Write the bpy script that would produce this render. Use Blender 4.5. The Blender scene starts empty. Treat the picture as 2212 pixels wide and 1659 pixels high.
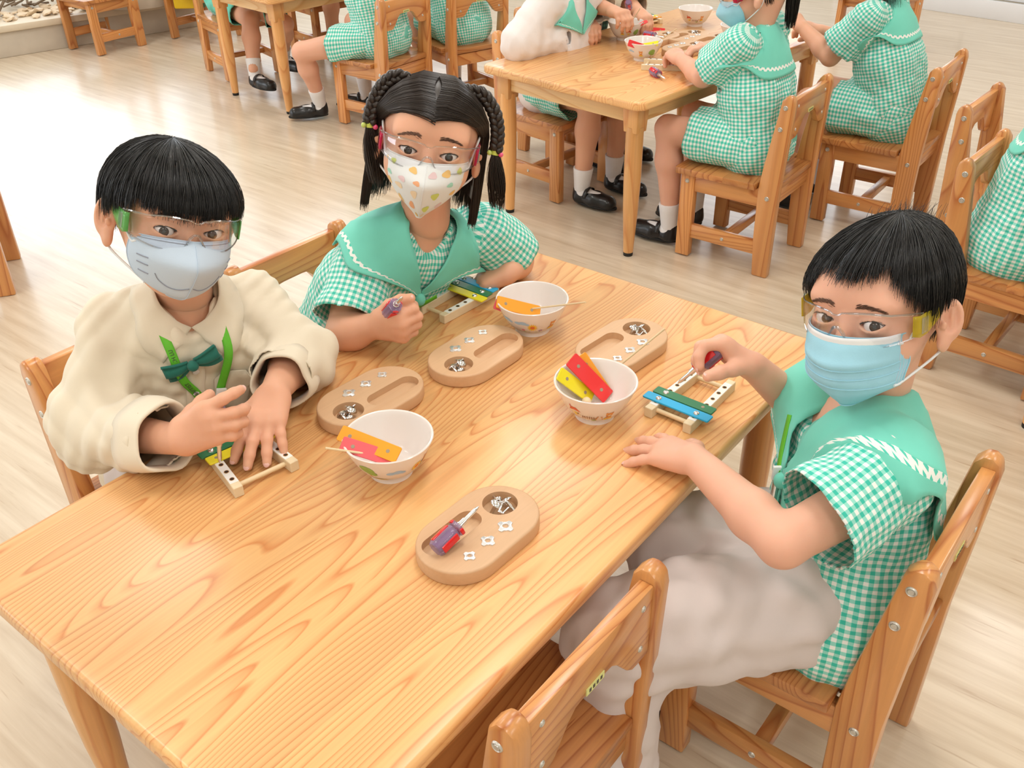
import bpy, bmesh, math, random
import numpy as np
from mathutils import Vector, Matrix, Euler
random.seed(7); RNG = np.random.default_rng(7)
C = bpy.context.scene.collection
PI = math.pi
# ---------------- camera
Wpx, Hpx, F = 2212, 1659, 2057.0
cam_right = Vector((0.99983684, -0.00988131, -0.015121))
cam_down = Vector((-0.01806336, -0.54694697, -0.83697236))
cam_fwd = cam_right.cross(cam_down).normalized()
CAMZ = 1.30
cam = bpy.data.objects.new('camera', bpy.data.cameras.new('camera')); C.objects.link(cam)
cam.data.sensor_width = 36; cam.data.lens = 36*F/Wpx; cam.data.clip_start = .02
cu = -cam_down.normalized(); cr = cu.cross(-cam_fwd).normalized(); cu = (-cam_fwd).cross(cr)
m = Matrix((cr, cu, -cam_fwd)).transposed().to_4x4(); m.translation = (0, 0, CAMZ)
cam.matrix_world = m
bpy.context.scene.camera = cam
def ray(px, py):
    return cam_right*(px-1106)+cam_down*(py-829.5)+cam_fwd*F
def at(px, py, z):                      # photo pixel -> point at known height above the floor
    d = ray(px, py); t = (z-CAMZ)/d.z
    return Vector((0, 0, CAMZ))+d*t
def atd(px, py, d):                     # photo pixel -> point at known distance along the view axis
    return Vector((0, 0, CAMZ))+ray(px, py)*(d/F)
# ---------------- view, world, light
sc = bpy.context.scene
sc.view_settings.view_transform = 'Standard'; sc.view_settings.look = 'None'
sc.view_settings.gamma = 1; sc.view_settings.use_curve_mapping = False
sc.view_settings.exposure = -0.06
w = bpy.data.worlds.new('world'); sc.world = w; w.use_nodes = True
w.node_tree.nodes['Background'].inputs[0].default_value = (.82, .9, 1, 1)
w.node_tree.nodes['Background'].inputs[1].default_value = 1.0
def area(name, loc, target, sx, sy, power, col=(1, 1, 1), spread=PI):
    l = bpy.data.lights.new(name, 'AREA'); l.shape = 'RECTANGLE'; l.size = sx; l.size_y = sy
    l.energy = power; l.color = col; l.spread = spread
    o = bpy.data.objects.new(name, l); C.objects.link(o); o.location = loc
    o.rotation_euler = (Vector(target)-Vector(loc)).to_track_quat('-Z', 'Y').to_euler()
    return o
WINB = 46; WINL = 40
for i, x in enumerate((-4.1, -1.45)):
    area('window_light', (x, 8.55, 2.1), (x, 0, 2.1), 2.4, 2.0, WINB, (.86, .93, 1))
area('window_light', (2.6, 8.55, 1.9), (2.6, 0, 1.9), 1.9, 1.2, 25, (.9, .95, 1))
for y in (1.6, 4.4):
    area('window_light', (-5.9, y, 1.62), (0, y, 1.62), 2.3, 1.75, WINL, (.88, .94, 1))
for x in (-2.4, 0.3, 3.0):
    for y in (-1.2, 1.6, 4.4):
        area('ceiling_panel_light', (x, y, 3.22), (x, y, 0), .6, 1.2, 29, (1, .985, .95))
# ---------------- low level helpers
WORLD_ROOTS = set()      # people: their parts are modelled in room coordinates
def ob(name, me, parent=None, mat=None, loc=None):
    o = bpy.data.objects.new(name, me); C.objects.link(o)
    if mat is not None:
        for mm in (mat if isinstance(mat, (list, tuple)) else [mat]): me.materials.append(mm)
    if parent is not None:
        o.parent = parent
        if parent.name in WORLD_ROOTS: o.matrix_parent_inverse = Matrix.Translation(-parent.location)
    if loc is not None: o.location = loc
    return o
def empty(name, loc, rz=0, label=None, cat=None, group=None, rot=None):
    o = bpy.data.objects.new(name, None); C.objects.link(o); o.location = loc
    o.empty_display_size = .05
    o.rotation_euler = rot if rot is not None else (0, 0, rz)
    if label: o['label'] = label
    if cat: o['category'] = cat
    if group: o['group'] = group
    return o
def tag(o, label, cat, group=None):
    o['label'] = label; o['category'] = cat
    if group: o['group'] = group
    return o
def structure(o): o['kind'] = 'structure'; return o
def copy_tree(o, parent=None):
    c = o.copy(); C.objects.link(c)
    if parent is not None: c.parent = parent
    for ch in list(o.children): copy_tree(ch, c)
    return c
def shade(me, ang=None):
    me.polygons.foreach_set('use_smooth', [True]*len(me.polygons))
    if ang is not None: me.set_sharp_from_angle(angle=math.radians(ang))
    return me
def bm_box(bm, lo, hi, bev=.003, seg=2, mat=None):
    lo = Vector(lo); hi = Vector(hi)
    r = bmesh.ops.create_cube(bm, size=1)
    vs = r['verts']
    M = Matrix.Translation((lo+hi)/2) @ Matrix.Diagonal((*(hi-lo), 1))
    if mat is not None: M = mat @ M
    bmesh.ops.transform(bm, matrix=M, verts=vs)
    if bev > 0:
        es = list({e for v in vs for e in v.link_edges})
        bmesh.ops.bevel(bm, geom=es, offset=bev, segments=seg, profile=.5, affect='EDGES')
def bm_mesh(bm, name='m', smooth=35):
    me = bpy.data.meshes.new(name); bm.to_mesh(me); bm.free()
    if smooth is not None: shade(me, smooth)
    return me
def box_me(lo, hi, bev=.003, seg=2):
    bm = bmesh.new(); bm_box(bm, lo, hi, bev, seg); return bm_mesh(bm)
def prism_me(pts, h0, h1, plane='xy', bev=.0, seg=2, smooth=35):
    """outline polygon extruded; plane gives the two axes of pts"""
    bm = bmesh.new()
    def mk(p, h):
        if plane == 'xy': return (p[0], p[1], h)
        if plane == 'yz': return (h, p[0], p[1])
        return (p[0], h, p[1])
    vs = [bm.verts.new(mk(p, h0)) for p in pts]
    f = bm.faces.new(vs)
    r = bmesh.ops.extrude_face_region(bm, geom=[f])
    nv = [g for g in r['geom'] if isinstance(g, bmesh.types.BMVert)]
    ax = {'xy': 2, 'yz': 0, 'xz': 1}[plane]
    for v in nv: v.co[ax] = h1
    bmesh.ops.recalc_face_normals(bm, faces=bm.faces)
    if bev > 0:
        es = [e for e in bm.edges if len(e.link_faces) == 2 and abs(e.calc_face_angle(0)) > .6]
        bmesh.ops.bevel(bm, geom=es, offset=bev, segments=seg, profile=.5, affect='EDGES', clamp_overlap=True)
    return bm_mesh(bm, smooth=smooth)
def lathe_me(prof, n=32, axis='z', closed=False, smooth=40):
    vs = []; fs = []
    for (r, z) in prof:
        for i in range(n):
            a = 2*PI*i/n; vs.append((r*math.cos(a), r*math.sin(a), z))
    for j in range(len(prof)-1):
        for i in range(n):
            a = j*n+i; b = j*n+(i+1) % n
            fs.append((a, b, b+n, a+n))
    if not closed:
        if prof[0][0] > 1e-6: fs.append(tuple(range(n))[::-1])
        if prof[-1][0] > 1e-6: fs.append(tuple((len(prof)-1)*n+i for i in range(n)))
    me = bpy.data.meshes.new('m'); me.from_pydata(vs, [], fs)
    bm = bmesh.new(); bm.from_mesh(me); bmesh.ops.remove_doubles(bm, verts=bm.verts, dist=1e-6)
    bmesh.ops.recalc_face_normals(bm, faces=bm.faces); bm.to_mesh(me); bm.free()
    return shade(me, smooth)
def tube_data(pts, rad, n=8, cap=True):
    pts = [Vector(p) for p in pts]; N = len(pts)
    if not hasattr(rad, '__len__'): rad = [rad]*N
    vs = []; fs = []; prev = None
    for i, p in enumerate(pts):
        t = (pts[min(i+1, N-1)]-pts[max(i-1, 0)])
        if t.length < 1e-9: t = Vector((0, 0, 1))
        t.normalize()
        if prev is None:
            a = Vector((0, 0, 1)) if abs(t.z) < .9 else Vector((1, 0, 0))
            nrm = t.cross(a).normalized()
        else:
            nrm = prev-t*prev.dot(t)
            nrm = nrm.normalized() if nrm.length > 1e-6 else t.orthogonal().normalized()
        prev = nrm; b = t.cross(nrm)
        for k in range(n):
            a = 2*PI*k/n
            vs.append(p+(nrm*math.cos(a)+b*math.sin(a))*rad[i])
    for i in range(N-1):
        for k in range(n):
            fs.append((i*n+k, i*n+(k+1) % n, (i+1)*n+(k+1) % n, (i+1)*n+k))
    if cap: fs.append(tuple(range(n))[::-1]); fs.append(tuple((N-1)*n+k for k in range(n)))
    return vs, fs
def tube_me(pts, rad, n=8, cap=True):
    vs, fs = tube_data(pts, rad, n, cap)
    me = bpy.data.meshes.new('m'); me.from_pydata(vs, [], fs); return shade(me, 50)
def multi_tube(list_pts, rads, n=4):
    V = []; Fs = []
    for p, r in zip(list_pts, rads):
        v, f = tube_data(p, r, n); o = len(V); V += v; Fs += [tuple(i+o for i in q) for q in f]
    me = bpy.data.meshes.new('m'); me.from_pydata(V, [], Fs); return shade(me)
def spline(pts, n=8):
    """catmull rom through points"""
    P = [np.array(p, float) for p in pts]; P = [2*P[0]-P[1]]+P+[2*P[-1]-P[-2]]; out = []
    for i in range(1, len(P)-2):
        for k in range(n):
            t = k/n
            out.append(.5*((2*P[i])+(-P[i-1]+P[i+1])*t+(2*P[i-1]-5*P[i]+4*P[i+1]-P[i+2])*t*t+(-P[i-1]+3*P[i]-3*P[i+1]+P[i+2])*t**3))
    out.append(P[-2]); return out
# ---------------- materials
def nt(name):
    m = bpy.data.materials.new(name); m.use_nodes = True; t = m.node_tree
    return m, t, t.nodes['Principled BSDF']
def N(t, typ, **kw):
    n = t.nodes.new(typ)
    for k, v in kw.items():
        if k.startswith('i_'):
            key = k[2:]; key = int(key) if key.isdigit() else key.replace('_', ' ')
            n.inputs[key].default_value = v
        else: setattr(n, k, v)
    return n
def mat(name, col, rough=.5, metal=0, coat=0, spec=.5, trans=0, ior=1.45, alpha=1, sss=0, noise=0, nscale=40, bump=0, bscale=200, emit=0, sheen=0):
    m, t, b = nt(name)
    b.inputs['Base Color'].default_value = (*col, 1); b.inputs['Roughness'].default_value = rough
    b.inputs['Metallic'].default_value = metal; b.inputs['Coat Weight'].default_value = coat
    b.inputs['Specular IOR Level'].default_value = spec; b.inputs['Transmission Weight'].default_value = trans
    b.inputs['IOR'].default_value = ior; b.inputs['Alpha'].default_value = alpha
    b.inputs['Sheen Weight'].default_value = sheen
    if sss: 
        b.inputs['Subsurface Weight'].default_value = sss; b.inputs['Subsurface Radius'].default_value = (1, .4, .2)
        b.inputs['Subsurface Scale'].default_value = .012
    tc = N(t, 'ShaderNodeTexCoord')
    if noise:
        nz = N(t, 'ShaderNodeTexNoise'); nz.inputs['Scale'].default_value = nscale; t.links.new(tc.outputs['Object'], nz.inputs['Vector'])
        mx = N(t, 'ShaderNodeMix', data_type='RGBA'); mx.inputs[6].default_value = (*[c*(1-noise) for c in col], 1)
        mx.inputs[7].default_value = (*[min(1, c*(1+noise)) for c in col], 1)
        t.links.new(nz.outputs['Fac'], mx.inputs[0]); t.links.new(mx.outputs[2], b.inputs['Base Color'])
    if bump:
        nz = N(t, 'ShaderNodeTexNoise'); nz.inputs['Scale'].default_value = bscale; t.links.new(tc.outputs['Object'], nz.inputs['Vector'])
        bp = N(t, 'ShaderNodeBump'); bp.inputs['Strength'].default_value = bump; bp.inputs['Distance'].default_value = .002
        t.links.new(nz.outputs['Fac'], bp.inputs['Height']); t.links.new(bp.outputs[0], b.inputs['Normal'])
    if emit: b.inputs['Emission Color'].default_value = (*col, 1); b.inputs['Emission Strength'].default_value = emit
    return m
def wood(name, axis='x', light=(.76, .42, .155), dark=(.60, .235, .062), plank=0, rings=9., coat=.45, rough=.32, rnd=.12, contrast=1.):
    m, t, b = nt(name); L = t.links.new
    tc = N(t, 'ShaderNodeTexCoord'); oi = N(t, 'ShaderNodeObjectInfo')
    sp = N(t, 'ShaderNodeSeparateXYZ'); L(tc.outputs['Object'], sp.inputs[0])
    o = {'x': (0, 1, 2), 'y': (1, 0, 2), 'z': (2, 0, 1)}[axis]
    cb = N(t, 'ShaderNodeCombineXYZ')
    def mul(s, k, add=None):
        q = N(t, 'ShaderNodeMath', operation='MULTIPLY'); L(s, q.inputs[0]); q.inputs[1].default_value = k; return q.outputs[0]
    along, a1, a2 = [sp.outputs[i] for i in o]
    sx = mul(along, .55); sy = mul(a1, 4.2); sz = mul(a2, 4.2)
    rn = N(t, 'ShaderNodeMath', operation='MULTIPLY'); L(oi.outputs['Random'], rn.inputs[0]); rn.inputs[1].default_value = 37.
    seed = rn.outputs[0]; tone = None
    if plank:
        q = N(t, 'ShaderNodeMath', operation='DIVIDE'); L(a1, q.inputs[0]); q.inputs[1].default_value = plank
        fl = N(t, 'ShaderNodeMath', operation='FLOOR'); L(q.outputs[0], fl.inputs[0])
        wn = N(t, 'ShaderNodeTexWhiteNoise', noise_dimensions='1D'); L(fl.outputs[0], wn.inputs['W'])
        tone = wn.outputs['Value']
        ad = N(t, 'ShaderNodeMath', operation='MULTIPLY_ADD'); L(tone, ad.inputs[0]); ad.inputs[1].default_value = 23.; L(seed, ad.inputs[2]); seed = ad.outputs[0]
    sxa = N(t, 'ShaderNodeMath', operation='ADD'); L(sx, sxa.inputs[0]); L(seed, sxa.inputs[1])
    L(sxa.outputs[0], cb.inputs[0]); L(sy, cb.inputs[1]); L(sz, cb.inputs[2])
    nz = N(t, 'ShaderNodeTexNoise', i_Scale=1.0, i_Detail=2.0, i_Roughness=.45, i_Distortion=.35); L(cb.outputs[0], nz.inputs['Vector'])
    k = N(t, 'ShaderNodeMath', operation='MULTIPLY'); L(nz.outputs['Fac'], k.inputs[0]); k.inputs[1].default_value = rings*4
    fr = N(t, 'ShaderNodeMath', operation='FRACT'); L(k.outputs[0], fr.inputs[0])
    cr = N(t, 'ShaderNodeValToRGB'); e = cr.color_ramp
    mid = tuple(l*.55+d*.45 for l, d in zip(light, dark))
    e.elements[0].position = 0; e.elements[0].color = (*light, 1)
    e.elements[1].position = 1; e.elements[1].color = (*light, 1)
    for pos, c in ((.45, light), (.78, mid), (.9, dark)):
        x = e.elements.new(pos); x.color = (*c, 1)
    L(fr.outputs[0], cr.inputs[0])
    # fine fibre
    cb2 = N(t, 'ShaderNodeCombineXYZ'); L(mul(along, 6), cb2.inputs[0]); L(mul(a1, 260), cb2.inputs[1]); L(mul(a2, 260), cb2.inputs[2])
    n2 = N(t, 'ShaderNodeTexNoise', i_Scale=1.0, i_Detail=2.0); L(cb2.outputs[0], n2.inputs['Vector'])
    n3 = N(t, 'ShaderNodeTexNoise', i_Scale=1.6, i_Detail=1.0); L(cb.outputs[0], n3.inputs['Vector'])
    hs = N(t, 'ShaderNodeHueSaturation'); L(cr.outputs[0], hs.inputs['Color'])
    mr = N(t, 'ShaderNodeMath', operation='MULTIPLY_ADD'); L(n2.outputs['Fac'], mr.inputs[0]); mr.inputs[1].default_value = .22*contrast; mr.inputs[2].default_value = .89
    m4 = N(t, 'ShaderNodeMath', operation='MULTIPLY_ADD'); L(n3.outputs['Fac'], m4.inputs[0]); m4.inputs[1].default_value = .3*contrast; L(mr.outputs[0], m4.inputs[2])
    m5 = N(t, 'ShaderNodeMath', operation='SUBTRACT'); L(m4.outputs[0], m5.inputs[0]); m5.inputs[1].default_value = .15
    cur = m5.outputs[0]
    src = tone if tone is not None else oi.outputs['Random']
    m6 = N(t, 'ShaderNodeMath', operation='MULTIPLY_ADD'); L(src, m6.inputs[0]); m6.inputs[1].default_value = rnd*2; L(cur, m6.inputs[2])
    m7 = N(t, 'ShaderNodeMath', operation='SUBTRACT'); L(m6.outputs[0], m7.inputs[0]); m7.inputs[1].default_value = rnd
    L(m7.outputs[0], hs.inputs['Value'])
    L(hs.outputs[0], b.inputs['Base Color'])
    b.inputs['Roughness'].default_value = rough; b.inputs['Coat Weight'].default_value = coat; b.inputs['Coat Roughness'].default_value = .22
    bp = N(t, 'ShaderNodeBump'); bp.inputs['Strength'].default_value = .12; bp.inputs['Distance'].default_value = .001
    L(n2.outputs['Fac'], bp.inputs['Height']); L(bp.outputs[0], b.inputs['Normal'])
    return m
TBL = dict(light=(.79, .44, .17), dark=(.65, .26, .075))
CHR = dict(light=(.67, .30, .095), dark=(.46, .14, .034))
M = {}
M['top'] = wood('table_pine', 'x', plank=.104, rings=17, rough=.36, coat=.3, light=(.78, .435, .175), dark=(.62, .24, .075), contrast=1.3)
M['tz'] = wood('table_pine_leg', 'z', rings=5, light=(.78, .40, .14), dark=(.66, .27, .08))
M['ty'] = wood('table_pine_rail', 'y', rings=7, light=(.84, .55, .26), dark=(.72, .38, .14))
M['tx'] = wood('table_pine_rail_long', 'x', rings=7, light=(.84, .55, .26), dark=(.72, .38, .14))
M['cx'] = wood('chair_pine_across', 'x', rings=8, **CHR)
M['cy'] = wood('chair_pine_along', 'y', rings=8, **CHR)
M['cz'] = wood('chair_pine_upright', 'z', rings=8, **CHR)
M['cseat'] = wood('chair_pine_seat', 'x', plank=.1, rings=9, rnd=.2, light=(.60, .25, .075), dark=(.36, .10, .024))
M['beech'] = wood('beech', 'x', rings=1.5, light=(.74, .47, .27), dark=(.70, .42, .23), coat=.05, rough=.5, rnd=.04, contrast=.6)
M['rail'] = mat('pale_maple', (.80, .66, .44), .5, noise=.08, nscale=60)
M['rail_top'] = mat('white_print', (.88, .86, .82), .5)
M['dowel'] = mat('birch_dowel', (.80, .62, .38), .5)
M['gold'] = mat('brass_insert', (.62, .38, .12), .3, metal=1)
M['dark'] = mat('hole_dark', (.04, .02, .01), .7)
M['steel'] = mat('bright_steel', (.78, .77, .76), .2, metal=1)
M['screw'] = mat('dull_steel', (.62, .60, .55), .4, metal=.7)
M['rubber'] = mat('black_rubber', (.012, .012, .012), .6)
M['bowl'] = mat('white_melamine', (.86, .80, .76), .2, coat=.4)
M['yellow'] = mat('yellow_paint', (.86, .74, .02), .35, coat=.3)
M['green'] = mat('green_paint', (.025, .20, .085), .35, coat=.3)
M['blue'] = mat('blue_paint', (.015, .42, .76), .35, coat=.3)
M['red'] = mat('red_paint', (.80, .03, .03), .35, coat=.3)
M['orange'] = mat('orange_paint', (.90, .36, .02), .35, coat=.3)
M['pink'] = mat('coral_red_paint', (.80, .12, .14), .35, coat=.3)
M['redplastic'] = mat('red_inlay', (.72, .012, .02), .25, coat=.6)
def clearmat(name, col, a, rough=.04):
    m, t, b = nt(name)
    b.inputs['Base Color'].default_value = (*col, 1); b.inputs['Roughness'].default_value = rough
    tr = N(t, 'ShaderNodeBsdfTransparent'); tr.inputs[0].default_value = (*[1-(1-c)*a for c in col], 1)
    mx = N(t, 'ShaderNodeMixShader'); lw = N(t, 'ShaderNodeLayerWeight', i_Blend=.25)
    mm = N(t, 'ShaderNodeMath', operation='MULTIPLY_ADD'); t.links.new(lw.outputs['Facing'], mm.inputs[0]); mm.inputs[1].default_value = .6*a+.12; mm.inputs[2].default_value = a*.5
    mm.use_clamp = True
    t.links.new(mm.outputs[0], mx.inputs[0]); t.links.new(tr.outputs[0], mx.inputs[1]); t.links.new(b.outputs[0], mx.inputs[2])
    t.links.new(mx.outputs[0], t.nodes['Material Output'].inputs[0]); return m
M['clearhandle'] = clearmat('clear_violet_plastic', (.55, .42, .62), .55)
def floor_mat():
    m, t, b = nt('vinyl_floor'); L = t.links.new
    tc = N(t, 'ShaderNodeTexCoord'); mp = N(t, 'ShaderNodeMapping'); mp.inputs['Rotation'].default_value = (0, 0, math.radians(38.7))
    L(tc.outputs['Object'], mp.inputs[0])
    s = N(t, 'ShaderNodeMapping'); s.inputs['Scale'].default_value = (2.2, 34, 1); L(mp.outputs[0], s.inputs[0])
    n = N(t, 'ShaderNodeTexNoise', i_Scale=1.0, i_Detail=5.0, i_Roughness=.62, i_Distortion=.3); L(s.outputs[0], n.inputs['Vector'])
    cr = N(t, 'ShaderNodeValToRGB'); e = cr.color_ramp
    e.elements[0].position = .3; e.elements[0].color = (.56, .44, .31, 1)
    e.elements[1].position = .66; e.elements[1].color = (.72, .61, .47, 1)
    L(n.outputs['Fac'], cr.inputs[0])
    s2 = N(t, 'ShaderNodeMapping'); s2.inputs['Scale'].default_value = (7, 90, 1); L(mp.outputs[0], s2.inputs[0])
    n2 = N(t, 'ShaderNodeTexNoise', i_Scale=1.0, i_Detail=2.0); L(s2.outputs[0], n2.inputs['Vector'])
    c2 = N(t, 'ShaderNodeValToRGB'); c2.color_ramp.elements[0].position = .27; c2.color_ramp.elements[0].color = (.62, .48, .38, 1)
    c2.color_ramp.elements[1].position = .36; c2.color_ramp.elements[1].color = (1, 1, 1, 1); L(n2.outputs['Fac'], c2.inputs[0])
    mx = N(t, 'ShaderNodeMix', data_type='RGBA', blend_type='MULTIPLY'); mx.inputs[0].default_value = .5
    L(cr.outputs[0], mx.inputs[6]); L(c2.outputs[0], mx.inputs[7]); L(mx.outputs[2], b.inputs['Base Color'])
    b.inputs['Roughness'].default_value = .34; b.inputs['Coat Weight'].default_value = .6; b.inputs['Coat Roughness'].default_value = .19
    n3 = N(t, 'ShaderNodeTexNoise', i_Scale=28.0, i_Detail=2.0); L(tc.outputs['Object'], n3.inputs['Vector'])
    bp = N(t, 'ShaderNodeBump'); bp.inputs['Strength'].default_value = .05; bp.inputs['Distance'].default_value = .003; L(n3.outputs['Fac'], bp.inputs['Height'])
    L(bp.outputs[0], b.inputs['Normal']); L(bp.outputs[0], b.inputs['Coat Normal'])
    return m
M['floor'] = floor_mat()
M['wall'] = mat('cream_wall', (.80, .78, .72), .7, noise=.03, nscale=6)
M['white'] = mat('white_laminate', (.80, .80, .82), .35)
M['frame'] = mat('white_window_frame', (.8, .8, .8), .4)
M['pane'] = clearmat('window_pane', (.95, .98, 1), .1)
# ---------------- room
def setbox(name, lo, hi, m, bev=.0):
    return structure(ob(name, box_me(lo, hi, bev) if bev else prism_me([(lo[0], lo[1]), (hi[0], lo[1]), (hi[0], hi[1]), (lo[0], hi[1])], lo[2], hi[2], smooth=None), mat=m))
setbox('floor', (-6, -3, -.05), (6, 8.6, 0), M['floor'])
setbox('ceiling', (-6, -3, 3.3), (6, 8.6, 3.35), M['wall'])
def wall_with_windows(name, axis, pos, lo, hi, wins, n0):
    """wall plane at pos; wins = (a0, a1, z0, z1)"""
    segs = []; a = lo
    bm = bmesh.new()
    def bx(a0, a1, z0, z1):
        if axis == 'y': bm_box(bm, (a0, pos, z0), (a1, pos+.12, z1), 0)
        else: bm_box(bm, (pos-.12, a0, z0), (pos, a1, z1), 0)
    for (w0, w1, z0, z1) in wins:
        bx(a, w0, 0, 3.3); bx(w0, w1, 0, z0); bx(w0, w1, z1, 3.3); a = w1
    bx(a, hi, 0, 3.3)
    structure(ob(name, bm_mesh(bm, smooth=None), mat=M['wall']))
    for i, (w0, w1, z0, z1) in enumerate(wins):
        bm = bmesh.new()
        def fb(a0, a1, q0, q1):
            if axis == 'y': bm_box(bm, (a0, pos+.02, q0), (a1, pos+.07, q1), 0)
            else: bm_box(bm, (pos-.07, a0, q0), (pos-.02, a1, q1), 0)
        fb(w0, w1, z0, z0+.05); fb(w0, w1, z1-.05, z1)
        for q in (w0, (w0+w1)/2-.025, w1-.05): fb(q, q+.05, z0+.05, z1-.05)
        wo = structure(ob('window_%d' % (n0+i), bm_mesh(bm, smooth=None), mat=M['frame']))
        bm = bmesh.new()
        if axis == 'y': bm_box(bm, (w0+.05, pos+.04, z0+.05), (w1-.05, pos+.046, z1-.05), 0)
        else: bm_box(bm, (pos-.046, w0+.05, z0+.05), (pos-.04, w1-.05, z1-.05), 0)
        ob('pane', bm_mesh(bm, smooth=None), parent=wo, mat=M['pane'])
wall_with_windows('wall_back', 'y', 8.6, -6, 6, [(-5.35, -2.85, 1.05, 3.15), (-2.7, -.2, 1.05, 3.15), (1.6, 3.6, 1.25, 2.55)], 1)
wall_with_windows('wall_left', 'x', -6, -3, 8.6, [(.4, 2.8, .7, 2.55), (3.2, 5.6, .7, 2.55)], 4)
setbox('wall_right', (6, -3, 0), (6.12, 8.6, 3.3), M['wall'])
setbox('wall_front', (-6, -3.12, 0), (6, -3, 3.3), M['wall'])
# ---------------- small shared meshes
SCREW = lathe_me([(0, .0022), (.0035, .0024), (.0042, .0008), (.0055, .0022), (.0066, .0012), (.007, 0)], 16)
def add_screw(parent, p, nrm, s=1, name='screw'):
    o = ob(name, SCREW, parent); 
    if not SCREW.materials: SCREW.materials.append(M['screw'])
    o.location = p; o.rotation_euler = Vector(nrm).to_track_quat('Z', 'Y').to_euler(); o.scale = (s, s, s); return o
# ---------------- tables
def make_table(loc, rz, L, Wd, label, legs='all', H=.5):
    """origin = near left corner on the floor; +x runs along the length, +y is the left edge"""
    r = empty('classroom_table', loc, rz, label, 'table')
    R_ = .035; pts = []
    for cx_, cy_, a0 in ((L-R_, -R_, 90), (R_, -R_, 180), (R_, -Wd+R_, 270), (L-R_, -Wd+R_, 0)):
        for k in range(7):
            a = math.radians(a0-0+ (15*k if True else 0)); 
            pts.append((cx_+R_*math.cos(a), cy_+R_*math.sin(a)))
    # order the corners counter clockwise: start at right/top
    pts = []
    for cx_, cy_, a0 in ((L-R_, -R_, 0), (R_, -R_, 90), (R_, -Wd+R_, 180), (L-R_, -Wd+R_, 270)):
        for k in range(7):
            a = math.radians(a0+15*k); pts.append((cx_+R_*math.cos(a), cy_+R_*math.sin(a)))
    me = prism_me(pts, H-.026, H, bev=.007, seg=3, smooth=50)
    ob('tabletop', me, r, M['top'])
    i = .035; b = .056
    prof = [(0, .0), (.0145, .0), (.0155, .012)]
    foot = lathe_me(prof+[(0, .012)], 20)
    leg = [(.0155, .012), (.0185, .07), (.0235, .16), (.0262, .26), (.0262, .36), (.0262, H-.09)]
    for (x, y) in ((i, -i-b), (i, -Wd+i), (L-i-b, -i-b), (L-i-b, -Wd+i)):
        lo = ob('leg', lathe_me(leg, 28), r, M['tz'], (x+b/2, y+b/2, 0))
        bm = bmesh.new(); bm_box(bm, (-b/2, -b/2, H-.105), (b/2, b/2, H-.0262), .003)
        # chamfered lower shoulder
        for v in bm.verts:
            if v.co.z < H-.1: v.co.x *= .86; v.co.y *= .86
        ob('leg_block', bm_mesh(bm), lo, M['tz'])
        ob('foot_cap', foot, lo, M['rubber'])
    for (nm, lo_, hi_, mm) in (('apron', (i+.012, -Wd+i+b, H-.078), (i+.032, -i-b, H-.026), 'ty'), ('apron', (L-i-.032, -Wd+i+b, H-.078), (L-i-.012, -i-b, H-.026), 'ty'),
                         ('apron', (i+b, -i-.032, H-.078), (L-i-b, -i-.012, H-.026), 'tx'), ('apron', (i+b, -Wd+i+.012, H-.078), (L-i-b, -Wd+i+.032, H-.026), 'tx')):
        ob(nm, box_me(lo_, hi_, .002), r, M[mm])
    return r
TA = math.radians(51.33)
OT = Vector((-.674, .844, 0)); U = Vector((.6248, .7808, 0)); V = Vector((.7808, -.6248, 0))
def uv(u, v, z=0): return OT+U*u+V*v+Vector((0, 0, z))
main_table = make_table(OT, TA, 1.12, .624, 'glossy pine table with rounded corners in the foreground, all its trays and bowls on it')
BA = math.radians(45.5); OB = Vector((-.085, 3.077, 0))
make_table(OB, BA, 1.12, .64, 'glossy pine table at upper centre with bowls and trays, behind the girl with braids')
make_table(Vector((-1.37, 4.53, 0)), math.radians(46), 1.12, .56, 'pine table cut off by the top edge, with two thin legs beside the bare-kneed child')
make_table(Vector((1.13+.656*.55, 1.80+.755*.55, 0)), math.radians(-41), 1.12, .6, 'pine table at the right edge of which only a tapered leg shows')
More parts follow.
